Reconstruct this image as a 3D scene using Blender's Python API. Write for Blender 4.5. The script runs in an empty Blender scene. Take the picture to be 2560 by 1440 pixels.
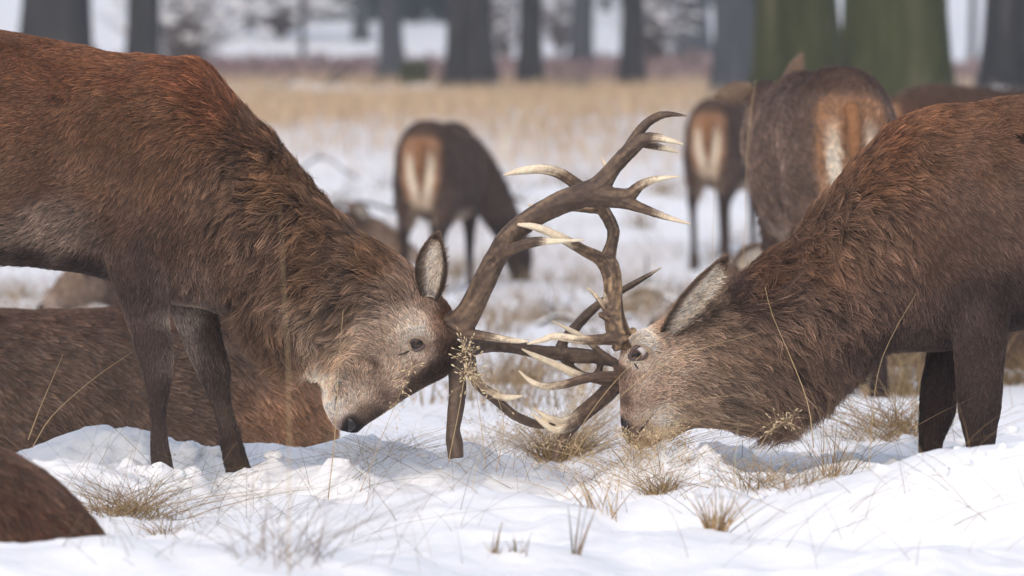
import bpy, math, random
import numpy as np
from mathutils import Vector
from mathutils.bvhtree import BVHTree
from mathutils.kdtree import KDTree

# ------------------------------------------------------------------ camera, sky, sun, exposure
scene = bpy.context.scene
COL = scene.collection
CAM_D, CAM_H, FPX = 15.0, 0.84, 15000.0
PITCH = math.atan(370.0 / FPX)
cam_data = bpy.data.cameras.new('camera')
cam = bpy.data.objects.new('camera', cam_data)
COL.objects.link(cam)
cam.location = (0, -CAM_D, CAM_H)
cam.rotation_euler = (math.pi / 2 - PITCH, 0, 0)
cam_data.sensor_width = 36.0
cam_data.lens = FPX / 2560 * 36.0
cam_data.clip_start = 0.5
cam_data.clip_end = 3000
cam_data.dof.use_dof = True
cam_data.dof.focus_distance = CAM_D - 0.1
cam_data.dof.aperture_fstop = 5.0
scene.camera = cam

SUN_EL, SUN_AZ = math.radians(44), math.radians(200)      # azimuth: where the light comes from, clockwise from +Y
world = bpy.data.worlds.new('World')
scene.world = world
world.use_nodes = True
wn = world.node_tree
wn.nodes.clear()
w_out = wn.nodes.new('ShaderNodeOutputWorld')
w_bg = wn.nodes.new('ShaderNodeBackground')
w_sky = wn.nodes.new('ShaderNodeTexSky')
w_sky.sky_type = 'NISHITA'
w_sky.sun_disc = False
w_sky.sun_elevation = SUN_EL
w_sky.sun_rotation = SUN_AZ
w_sky.air_density = 1.0
w_sky.dust_density = 3.2
w_sky.ozone_density = 1.0
w_bg.inputs['Strength'].default_value = 0.15
wn.links.new(w_sky.outputs[0], w_bg.inputs['Color'])
wn.links.new(w_bg.outputs[0], w_out.inputs['Surface'])

sun_data = bpy.data.lights.new('sun', 'SUN')
sun_data.energy = 0.65
sun_data.angle = math.radians(150)
sun_data.color = (1.0, 0.965, 0.92)
sun = bpy.data.objects.new('sun', sun_data)
COL.objects.link(sun)
sdir = Vector((math.sin(SUN_AZ) * math.cos(SUN_EL), math.cos(SUN_AZ) * math.cos(SUN_EL), math.sin(SUN_EL)))
sun.rotation_euler = (-sdir).to_track_quat('-Z', 'Y').to_euler()
sun.location = sdir * 30

scene.view_settings.view_transform = 'Standard'
scene.view_settings.look = 'None'
scene.view_settings.gamma = 1.0
scene.view_settings.exposure = 0.40
scene.view_settings.use_curve_mapping = False

# ------------------------------------------------------------------ helpers
rng = np.random.default_rng(7)
random.seed(7)


def hash3(ix, iy, iz, seed=0):
    h = (ix.astype(np.int64) * 374761393 + iy.astype(np.int64) * 668265263 + iz.astype(np.int64) * 2147483647 + seed * 144665) & 0x7fffffff
    h = ((h ^ (h >> 13)) * 1274126177) & 0x7fffffff
    h = ((h ^ (h >> 16)) * 668265263) & 0x7fffffff
    return ((h ^ (h >> 15)) & 0xffffff) / float(0xffffff)


def vnoise(p, scale=1.0, seed=0):
    """value noise in [-1, 1]; p (n, 3)"""
    q = np.asarray(p, float) / scale
    i = np.floor(q)
    f = q - i
    f = f * f * f * (f * (f * 6 - 15) + 10)
    i = i.astype(np.int64)
    r = 0
    for dx in (0, 1):
        wx = f[:, 0] if dx else 1 - f[:, 0]
        for dy in (0, 1):
            wy = f[:, 1] if dy else 1 - f[:, 1]
            for dz in (0, 1):
                wz = f[:, 2] if dz else 1 - f[:, 2]
                r = r + wx * wy * wz * hash3(i[:, 0] + dx, i[:, 1] + dy, i[:, 2] + dz, seed)
    return r * 2 - 1


def fbm(p, scale, octaves=4, seed=0, gain=0.5):
    r, a = 0, 1.0
    for k in range(octaves):
        r = r + a * vnoise(p, scale / 2 ** k, seed + k * 17)
        a *= gain
    return r


def smooth01(t):
    t = np.clip(t, 0, 1)
    return t * t * (3 - 2 * t)


def lin(rgb):
    c = np.asarray(rgb, float) / 255.0
    return np.where(c <= 0.04045, c / 12.92, ((c + 0.055) / 1.055) ** 2.4)


CP, SP = math.cos(PITCH), math.sin(PITCH)


def P(px, py, y=0.0):
    """the point at depth y that stands at picture position (px, py) of the 2560 x 1440 photograph"""
    a, b = (px - 1280.0) / FPX, (720.0 - py) / FPX
    d = np.array([a, CP + b * SP, -SP + b * CP])
    t = (y + CAM_D) / d[1]
    return np.array([0, -CAM_D, CAM_H]) + d * t


def project(p):
    q = np.asarray(p, float) - np.array([0, -CAM_D, CAM_H])
    f = q[:, 1] * CP - q[:, 2] * SP
    u = q[:, 1] * SP + q[:, 2] * CP
    return np.stack([1280 + FPX * q[:, 0] / f, 720 - FPX * u / f], 1)


def catmull(pts, n):
    """resample a polyline (k, m) to n points along a Catmull-Rom spline, even in chord length"""
    pts = np.asarray(pts, float)
    k = len(pts)
    ext = np.vstack([2 * pts[0] - pts[1], pts, 2 * pts[-1] - pts[-2]])
    out = []
    sub = max(4, int(3 * n / max(1, k - 1)))
    for i in range(k - 1):
        p0, p1, p2, p3 = ext[i:i + 4]
        t = np.linspace(0, 1, sub, endpoint=False)[:, None]
        out.append(0.5 * ((2 * p1) + (-p0 + p2) * t + (2 * p0 - 5 * p1 + 4 * p2 - p3) * t ** 2 + (-p0 + 3 * p1 - 3 * p2 + p3) * t ** 3))
    out.append(pts[-1:])
    c = np.vstack(out)
    s = np.concatenate([[0], np.cumsum(np.linalg.norm(np.diff(c[:, :3], axis=0), axis=1))])
    u = np.linspace(0, s[-1], n)
    return np.stack([np.interp(u, s, c[:, j]) for j in range(c.shape[1])], 1)


class MB:
    """collects vertices and faces"""
    def __init__(self):
        self.v, self.f, self.n = [], [], 0

    def add(self, v, f):
        v = np.asarray(v, float)
        self.v.append(v)
        self.f += [tuple(int(i) + self.n for i in q) for q in f]
        self.n += len(v)

    def rings(self, R, cap=True):
        R = np.asarray(R, float)
        m, k, _ = R.shape
        f = []
        for i in range(m - 1):
            for j in range(k):
                j2 = (j + 1) % k
                f.append((i * k + j, i * k + j2, (i + 1) * k + j2, (i + 1) * k + j))
        v = R.reshape(-1, 3)
        if cap:
            v = np.vstack([v, R[0].mean(0), R[-1].mean(0)])
            a, b = m * k, m * k + 1
            for j in range(k):
                j2 = (j + 1) % k
                f.append((a, j2, j))
                f.append((b, (m - 1) * k + j, (m - 1) * k + j2))
        self.add(v, f)

    def tube(self, pts, rad, sides=8, cap=True):
        pts = np.asarray(pts, float)
        rad = np.broadcast_to(np.asarray(rad, float), (len(pts),))
        self.rings(tube_rings(pts, rad, sides), cap)

    def ball(self, c, r, seg=12, axes=None):
        c = np.asarray(c, float)
        r = np.broadcast_to(np.asarray(r, float), (3,))
        R = []
        for i in range(1, seg):
            t = math.pi * i / seg
            R.append([[math.sin(t) * math.cos(2 * math.pi * j / (2 * seg)) * r[0], math.sin(t) * math.sin(2 * math.pi * j / (2 * seg)) * r[1], math.cos(t) * r[2]] for j in range(2 * seg)])
        R = np.array(R)
        if axes is not None:
            R = R @ np.asarray(axes, float)
        self.rings((R + c)[::-1])

    def mesh(self, name, smooth=True):
        me = bpy.data.meshes.new(name)
        v = np.vstack(self.v) if self.v else np.zeros((0, 3))
        me.from_pydata(v.tolist(), [], self.f)
        if smooth:
            me.polygons.foreach_set('use_smooth', [True] * len(me.polygons))
        me.update()
        return me

    def build(self, name, mat, parent=None, smooth=True):
        return link(name, self.mesh(name, smooth), mat, parent)


def tube_rings(pts, rad, sides):
    t = np.gradient(pts, axis=0)
    t /= np.linalg.norm(t, axis=1, keepdims=True) + 1e-12
    ref = np.array([0, 1.0, 0.05])
    if abs(t[0] @ ref) > 0.9:
        ref = np.array([1.0, 0, 0.05])
    R = []
    a = ref - t[0] * (t[0] @ ref)
    for i in range(len(pts)):
        a = a - t[i] * (t[i] @ a)
        a /= np.linalg.norm(a) + 1e-12
        b = np.cross(t[i], a)
        th = np.linspace(0, 2 * math.pi, sides, endpoint=False)[:, None]
        R.append(pts[i] + rad[i] * (np.cos(th) * a + np.sin(th) * b))
    return np.array(R)


def link(name, data, mat=None, parent=None):
    o = bpy.data.objects.new(name, data)
    COL.objects.link(o)
    if mat is not None:
        data.materials.append(mat)
    if parent is not None:
        o.parent = parent
    return o


def empty(name, loc=(0, 0, 0), rz=0.0):
    o = bpy.data.objects.new(name, None)
    COL.objects.link(o)
    o.location = loc
    o.rotation_euler = (0, 0, rz)
    o.empty_display_size = 0.1
    return o


def tag(o, label=None, cat=None, group=None, kind=None):
    if label:
        o['label'] = label
    if cat:
        o['category'] = cat
    if group:
        o['group'] = group
    if kind:
        o['kind'] = kind
    return o


def remesh(mb, voxel, iters, name):
    """the union of overlapping closed shapes as one smooth surface"""
    me = mb.mesh('tmp')
    o = bpy.data.objects.new('tmp', me)
    COL.objects.link(o)
    m = o.modifiers.new('r', 'REMESH')
    m.mode = 'VOXEL'
    m.voxel_size = voxel
    m.use_smooth_shade = True
    if iters:
        s = o.modifiers.new('s', 'SMOOTH')
        s.factor = 0.5
        s.iterations = iters
    dg = bpy.context.evaluated_depsgraph_get()
    out = bpy.data.meshes.new_from_object(o.evaluated_get(dg))
    bpy.data.objects.remove(o)
    bpy.data.meshes.remove(me)
    out.name = name
    return out


def mesh_arrays(me):
    n = len(me.vertices)
    v = np.empty(n * 3)
    me.vertices.foreach_get('co', v)
    nr = np.empty(n * 3, dtype=np.float32)
    me.vertices.foreach_get('normal', nr)
    me.calc_loop_triangles()
    t = np.empty(len(me.loop_triangles) * 3, dtype=np.int32)
    me.loop_triangles.foreach_get('vertices', t)
    return v.reshape(-1, 3), nr.reshape(-1, 3).astype(float), t.reshape(-1, 3)


def set_col(me, col, name='col'):
    a = me.attributes.new(name, 'FLOAT_COLOR', 'POINT')
    c = np.ones((len(col), 4), dtype=np.float32)
    c[:, :3] = col
    a.data.foreach_set('color', c.ravel())


def fast_tubes(name, strands, radii, mat, parent=None, cols=None, sides=3):
    """strands (n, k, 3), radii (n, k): n thin tubes as ONE mesh, colour per strand"""
    strands = np.asarray(strands, float)
    n, k, _ = strands.shape
    t = np.gradient(strands, axis=1)
    t /= np.linalg.norm(t, axis=2, keepdims=True) + 1e-12
    ref = rng.normal(size=(n, 1, 3))
    a = np.cross(t, ref)
    a /= np.linalg.norm(a, axis=2, keepdims=True) + 1e-12
    b = np.cross(t, a)
    th = 2 * math.pi * np.arange(sides) / sides
    V = strands[:, :, None, :] + radii[:, :, None, None] * (np.cos(th)[None, None, :, None] * a[:, :, None, :] + np.sin(th)[None, None, :, None] * b[:, :, None, :])
    V = V.reshape(-1, 3)
    base = (np.arange(n) * k * sides)[:, None, None]
    i = np.arange(k - 1)[None, :, None]
    j = np.arange(sides)[None, None, :]
    j2 = (j + 1) % sides
    F = np.stack([base + i * sides + j, base + i * sides + j2, base + (i + 1) * sides + j2, base + (i + 1) * sides + j], -1).reshape(-1, 4)
    me = bpy.data.meshes.new(name)
    me.vertices.add(len(V))
    me.vertices.foreach_set('co', V.ravel())
    me.loops.add(F.size)
    me.loops.foreach_set('vertex_index', F.ravel().astype(np.int32))
    me.polygons.add(len(F))
    me.polygons.foreach_set('loop_start', (np.arange(len(F)) * 4).astype(np.int32))
    me.polygons.foreach_set('loop_total', np.full(len(F), 4, np.int32))
    me.update(calc_edges=True)
    me.polygons.foreach_set('use_smooth', [True] * len(F))
    if cols is not None:
        set_col(me, np.repeat(cols, k * sides, axis=0))
    return link(name, me, mat, parent)


# ------------------------------------------------------------------ materials
def new_mat(name):
    m = bpy.data.materials.new(name)
    m.use_nodes = True
    nt = m.node_tree
    b = nt.nodes['Principled BSDF']
    return m, nt, b


def N(nt, kind, **kw):
    n = nt.nodes.new(kind)
    for k, v in kw.items():
        if k in ('operation', 'blend_type', 'data_type', 'attribute_name', 'noise_dimensions', 'feature', 'musgrave_type'):
            setattr(n, k, v)
        else:
            n.inputs[k].default_value = v
    return n


def ramp(nt, stops):
    r = nt.nodes.new('ShaderNodeValToRGB')
    el = r.color_ramp.elements
    while len(el) < len(stops):
        el.new(0.5)
    for e, (p, c) in zip(el, stops):
        e.position = p
        e.color = (*c, 1) if len(c) == 3 else c
    return r


def mat_plain(name, col, rough=0.8, spec=0.3):
    m, nt, b = new_mat(name)
    b.inputs['Base Color'].default_value = (*col, 1)
    b.inputs['Roughness'].default_value = rough
    b.inputs['Specular IOR Level'].default_value = spec
    return m


def mat_attr(name, rough=0.85, spec=0.2, var=0.0, scale=30.0, bump=0.0, bscale=80.0):
    """colour from the attribute 'col', varied by noise"""
    m, nt, b = new_mat(name)
    at = N(nt, 'ShaderNodeAttribute', attribute_name='col')
    src = at.outputs['Color']
    tc = nt.nodes.new('ShaderNodeTexCoord')
    if var > 0:
        no = N(nt, 'ShaderNodeTexNoise', Scale=scale, Detail=5.0)
        nt.links.new(tc.outputs['Object'], no.inputs['Vector'])
        mr = nt.nodes.new('ShaderNodeMapRange')
        mr.inputs['From Min'].default_value = 0.25
        mr.inputs['From Max'].default_value = 0.75
        mr.inputs['To Min'].default_value = 1 - var
        mr.inputs['To Max'].default_value = 1 + var
        nt.links.new(no.outputs['Fac'], mr.inputs['Value'])
        mx = nt.nodes.new('ShaderNodeVectorMath')
        mx.operation = 'SCALE'
        nt.links.new(src, mx.inputs[0])
        nt.links.new(mr.outputs[0], mx.inputs['Scale'])
        src = mx.outputs[0]
    nt.links.new(src, b.inputs['Base Color'])
    b.inputs['Roughness'].default_value = rough
    b.inputs['Specular IOR Level'].default_value = spec
    if bump > 0:
        no = N(nt, 'ShaderNodeTexNoise', Scale=bscale, Detail=6.0)
        nt.links.new(tc.outputs['Object'], no.inputs['Vector'])
        bp = nt.nodes.new('ShaderNodeBump')
        bp.inputs['Strength'].default_value = bump
        bp.inputs['Distance'].default_value = 0.01
        nt.links.new(no.outputs['Fac'], bp.inputs['Height'])
        nt.links.new(bp.outputs[0], b.inputs['Normal'])
    return m


def mat_fur(name='fur'):
    """hair colour from the attribute, a darker root and a paler tip"""
    m, nt, b = new_mat(name)
    at = N(nt, 'ShaderNodeAttribute', attribute_name='col')
    ci = nt.nodes.new('ShaderNodeHairInfo')
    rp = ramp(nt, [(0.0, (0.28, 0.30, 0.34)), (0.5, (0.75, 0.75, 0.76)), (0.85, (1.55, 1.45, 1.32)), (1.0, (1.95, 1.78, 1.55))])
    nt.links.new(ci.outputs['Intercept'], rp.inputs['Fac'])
    mx = nt.nodes.new('ShaderNodeVectorMath')
    mx.operation = 'MULTIPLY'
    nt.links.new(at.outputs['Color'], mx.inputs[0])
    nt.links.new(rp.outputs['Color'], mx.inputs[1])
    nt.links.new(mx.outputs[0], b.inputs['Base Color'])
    b.inputs['Roughness'].default_value = 0.55
    b.inputs['Specular IOR Level'].default_value = 0.25
    return m


M_SKIN = mat_attr('hide', 0.9, 0.1, 0.25, 60.0)
M_FUR = mat_fur()
M_ANTLER = mat_attr('antler_bone', 0.6, 0.3, 0.10, 260.0, 0.15, 300.0)
M_STRAW = mat_attr('straw', 0.75, 0.2)
M_DARKSKIN = mat_plain('dark_wet_skin', (0.018, 0.013, 0.012), 0.35, 0.5)
M_CREASE = mat_plain('skin_crease', (0.07, 0.05, 0.042), 0.8, 0.1)
M_LID = mat_plain('eyelid_skin', (0.11, 0.075, 0.066), 0.5, 0.3)
M_HOOF = mat_plain('hoof_horn', (0.03, 0.024, 0.02), 0.5, 0.3)


def mat_eye():
    m, nt, b = new_mat('eye')
    at = N(nt, 'ShaderNodeAttribute', attribute_name='col')
    nt.links.new(at.outputs['Color'], b.inputs['Base Color'])
    b.inputs['Roughness'].default_value = 0.06
    b.inputs['Specular IOR Level'].default_value = 0.35
    b.inputs['Coat Weight'].default_value = 0.25
    b.inputs['Coat Roughness'].default_value = 0.03
    return m


M_EYE = mat_eye()

# ------------------------------------------------------------------ the ground
RISE_D = [0, 30, 34, 37, 42, 50, 60, 83, 100, 120, 150, 200, 260, 400, 700]
RISE_Z = [0, -.04, -.06, .02, .40, 1.0, 1.12, 1.38, 1.80, 2.55, 4.4, 8.0, 13.0, 26.0, 48.0]


def bump2(x, y, cx, cy, rx, ry, h, p=2.0):
    q = ((x - cx) / rx) ** 2 + ((y - cy) / ry) ** 2
    return h * np.exp(-q ** (p / 2))


# mounds and hollows seen round the stags: (px, py on flat ground, depth, rx, ry, height)
def ground(x, y, detail=True):
    x = np.asarray(x, float)
    y = np.asarray(y, float)
    p = np.stack([x, y, np.zeros_like(x)], -1).reshape(-1, 3)
    d = y + CAM_D
    z = np.interp(d, RISE_D, RISE_Z)
    z = z + (fbm(p, 30.0, 3, 5) * 0.22).reshape(x.shape) * smooth01((d - 55) / 80)
    z = z + (fbm(p, 3.0, 3, 11) * 0.05).reshape(x.shape) * smooth01((d - 17) / 8)
    near = smooth01((26 - d) / 8)
    # the ground lies a little higher under the second stag
    z = z + 0.06 * smooth01((x - 0.3) / 0.9) * near * smooth01((y + 2.2) / 1.8)
    # snow bank in front of the resting hind, low swells of the foreground
    z = z + bump2(x, y, -1.02, 0.62, 0.26, 0.30, 0.10)
    z = z + bump2(x, y, -0.62, 0.75, 0.20, 0.22, 0.045)
    z = z + bump2(x, y, -0.45, 0.55, 0.20, 0.25, 0.08)
    z = z + bump2(x, y, -0.16, 0.35, 0.22, 0.28, 0.075)
    z = z + bump2(x, y, -0.05, -1.25, 0.36, 0.40, 0.085, 3)
    z = z + bump2(x, y, 0.98, -1.75, 0.50, 0.36, 0.135, 4)
    z = z + bump2(x, y, 1.40, -1.9, 0.45, 0.40, 0.06)
    z = z + bump2(x, y, 0.46, 0.50, 0.24, 0.25, 0.05)
    z = z + bump2(x, y, 0.37, -0.13, 0.16, 0.09, 0.105) + bump2(x, y, -0.44, -0.10, 0.10, 0.08, 0.045)
    z = z + bump2(x, y, -0.80, -3.05, 0.50, 0.30, 0.06, 3) + bump2(x, y, -0.50, -0.75, 0.16, 0.18, 0.04, 3) + bump2(x, y, 0.42, -1.35, 0.15, 0.2, 0.05, 3) + bump2(x, y, 0.30, -2.3, 0.45, 0.3, 0.05, 3)
    z = z + bump2(x, y, -1.25, -3.15, 0.30, 0.28, 0.02)
    z = z - bump2(x, y, 0.33, -1.0, 0.12, 0.22, 0.05)
    z = z - bump2(x, y, -0.28, -0.30, 0.07, 0.10, 0.03)
    z = z - bump2(x, y, 0.10, -0.42, 0.06, 0.12, 0.035)
    # snow pushed up round each hoof
    for hx, hy in ((-.872, -.135), (-.672, .13), (1.17, -.135), (1.045, .13)):
        rr = np.hypot((x - hx) * .9, y - hy)
        z = z + 0.040 * np.exp(-((rr - 0.075) / 0.035) ** 2) * (0.35 + 0.65 * smooth01(0.5 + 1.2 * vnoise(p, 0.05, 19).reshape(x.shape)))
    if detail:
        nm = smooth01((22 - d) / 5)
        sw = fbm(p, 0.55, 3, 3).reshape(x.shape)
        z = z + 0.042 * sw * nm
        z = z + 0.020 * (0.5 - np.abs(fbm(p + 5.1, 0.30, 2, 93)).reshape(x.shape)) * nm
        # trampled clods close to the animals, wind-smoothed further out
        tr = smooth01(1.15 - np.abs(y - 0.1) / 1.0) * (0.45 + 0.55 * smooth01(fbm(p, 0.4, 2, 44).reshape(x.shape) + 0.5))
        cl = np.abs(fbm(p, 0.11, 2, 21)).reshape(x.shape)
        z = z + (0.055 * (0.55 - cl) * tr) * nm
        # broken crust: plates with crisp little ledges
        cr = fbm(p + 2.7, 0.34, 3, 27).reshape(x.shape)
        z = z + (0.026 * smooth01((cr - 0.05) / 0.10) + 0.018 * smooth01((cr + 0.45) / 0.10)) * nm * (0.25 + 0.75 * tr)
        pw = 1 - np.abs(vnoise(p + 0.37, 0.055, 31)).reshape(x.shape)
        z = z + 0.016 * (pw - 0.6) * tr * nm
        z = z + 0.0022 * vnoise(p, 0.022, 9).reshape(x.shape) * nm
        z = z - 0.034 * nm
        far = smooth01((d - 20) / 10)
        z = z + 0.05 * np.abs(fbm(p, 1.3, 3, 61)).reshape(x.shape) * far * smooth01((95 - d) / 20)
    return z


def gz(x, y):
    return float(ground(np.array([x]), np.array([y]))[0])


def axis(segments):
    out = [segments[0][0]]
    for a, b, n, g in segments:
        t = np.linspace(0, 1, n + 1)[1:]
        out += list(a + (b - a) * (t ** g))
    return np.array(out)


gx = np.concatenate([-axis([(1.75, 6, 70, 1.6), (6, 40, 60, 1.5), (40, 500, 40, 1.6)])[::-1], axis([(-1.75, 1.75, 290, 1.0)])[1:-1], axis([(1.75, 6, 70, 1.6), (6, 40, 60, 1.5), (40, 500, 40, 1.6)])])
gy = axis([(-45, -4.2, 40, 0.55), (-4.2, 1.6, 480, 1.0), (1.6, 8, 200, 1.5), (8, 40, 160, 1.1), (40, 110, 110, 1.0), (110, 650, 70, 1.4)])
GX, GY = np.meshgrid(gx, gy)
GZ = ground(GX, GY)
nx, ny = len(gx), len(gy)
gv = np.stack([GX, GY, GZ], -1).reshape(-1, 3)
idx = np.arange(nx * ny).reshape(ny, nx)
gf = np.stack([idx[:-1, :-1], idx[:-1, 1:], idx[1:, 1:], idx[1:, :-1]], -1).reshape(-1, 4)
gme = bpy.data.meshes.new('snow_ground')
gme.vertices.add(len(gv))
gme.vertices.foreach_set('co', gv.ravel())
gme.loops.add(gf.size)
gme.loops.foreach_set('vertex_index', gf.ravel().astype(np.int32))
gme.polygons.add(len(gf))
gme.polygons.foreach_set('loop_start', (np.arange(len(gf)) * 4).astype(np.int32))
gme.polygons.foreach_set('loop_total', np.full(len(gf), 4, np.int32))
gme.update(calc_edges=True)
gme.polygons.foreach_set('use_smooth', [True] * len(gf))


def straw_cover(x, y):
    """how much dead grass shows through the snow, 0..1"""
    x = np.asarray(x, float)
    d = np.asarray(y, float) + CAM_D
    p = np.stack([x, np.asarray(y, float), np.zeros_like(x)], -1).reshape(-1, 3)
    n = fbm(p * np.array([0.6, 0.25, 1]), 3.0, 3, 71).reshape(x.shape)
    m = smooth01((d - 43 + 2.5 * n) / 5) * smooth01((98 - d + 10 * n) / 14)
    n2 = fbm(p * np.array([0.8, 0.35, 1]), 1.1, 3, 75).reshape(x.shape)
    mid = smooth01((d - 17.5) / 3) * smooth01((46 - d) / 4) * smooth01((n2 - 0.16) / 0.45) * 0.33
    return np.clip(np.maximum(m * (0.75 + 0.5 * n), mid), 0, 1)


def bracken_cover(x, y):
    x = np.asarray(x, float)
    d = np.asarray(y, float) + CAM_D
    p = np.stack([x, np.asarray(y, float), np.zeros_like(x)], -1).reshape(-1, 3)
    n = fbm(p * np.array([0.35, 0.2, 1]), 4.0, 3, 91).reshape(x.shape)
    return np.clip(smooth01((d - 99) / 5) * smooth01((117 - d) / 6) * smooth01(0.6 + 1.4 * n), 0, 1)


SNOW = np.array([0.885, 0.885, 0.885])
TAN = np.array([0.47, 0.34, 0.235])
RUST = np.array([0.30, 0.21, 0.20])
sc_ = straw_cover(GX, GY).ravel()[:, None]
br_ = bracken_cover(GX, GY).ravel()[:, None]
gc = SNOW * (1 - 0.72 * sc_) + TAN * 0.72 * sc_
gc = gc * (1 - 0.75 * br_) + RUST * 0.75 * br_
set_col(gme, gc)
m_snow, nt, b = new_mat('snow')
at = N(nt, 'ShaderNodeAttribute', attribute_name='col')
nt.links.new(at.outputs['Color'], b.inputs['Base Color'])
b.inputs['Roughness'].default_value = 0.7
b.inputs['Specular IOR Level'].default_value = 0.2
b.inputs['Subsurface Weight'].default_value = 0.25
b.inputs['Subsurface Radius'].default_value = (0.03, 0.04, 0.05)
b.inputs['Subsurface Scale'].default_value = 0.4
tc = nt.nodes.new('ShaderNodeTexCoord')
no = N(nt, 'ShaderNodeTexNoise', Scale=90.0, Detail=8.0, Roughness=0.65)
nt.links.new(tc.outputs['Object'], no.inputs['Vector'])
bp = nt.nodes.new('ShaderNodeBump')
bp.inputs['Strength'].default_value = 0.35
bp.inputs['Distance'].default_value = 0.012
nt.links.new(no.outputs['Fac'], bp.inputs['Height'])
nt.links.new(bp.outputs[0], b.inputs['Normal'])
g_o = link('snow_ground', gme, m_snow)
tag(g_o, kind='structure')
#@@PART2
# ------------------------------------------------------------------ building animals
def loft(mb, secs, n=60, sides=28, pw=2.0):
    """secs: (top xyz, bottom xyz, half width, y centre): elliptical rings between two outline points"""
    rows = np.array([np.concatenate([s[0], s[1], [s[2]], [s[3] if len(s) > 3 else 0.0]]) for s in secs], float)
    c = 0.5 * (rows[:, :3] + rows[:, 3:6])
    full = np.hstack([c, rows])
    r = catmull(full, n)
    th = np.linspace(0, 2 * math.pi, sides, endpoint=False)
    R = []
    for q in r:
        top, bot, w = q[3:6], q[6:9], max(q[9], 0.004)
        cc, h = 0.5 * (top + bot), 0.5 * (top - bot)
        cs, sn = np.cos(th), np.sin(th)
        ex = 2.0 / pw
        cs = np.sign(cs) * np.abs(cs) ** ex
        sn = np.sign(sn) * np.abs(sn) ** ex
        lat = np.array([0, 1.0, 0])
        ring = cc + cs[:, None] * h + sn[:, None] * w * lat
        R.append(ring)
    mb.rings(np.array(R))


def px_loft(mb, secs, n=60, sides=28, pw=2.0):
    """secs in picture positions: ((px,py),(px,py), half width m, y centre m)"""
    out = []
    for s in secs:
        y = s[3] if len(s) > 3 else 0.0
        out.append((P(*s[0], y), P(*s[1], y), s[2]))
    loft(mb, out, n, sides, pw)


def idw(q, anchors, power=3.0, soft=25.0):
    """inverse-distance blend of anchor values; q (n, 2); anchors (k, 2 + m)"""
    A = np.asarray(anchors, float)
    out = np.empty((len(q), A.shape[1] - 2))
    for s in range(0, len(q), 40000):
        d2 = ((q[s:s + 40000, None, :] - A[None, :, :2]) ** 2).sum(2) + soft * soft
        w = d2 ** (-power / 2)
        out[s:s + 40000] = (w @ A[:, 2:]) / w.sum(1, keepdims=True)
    return out


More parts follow.
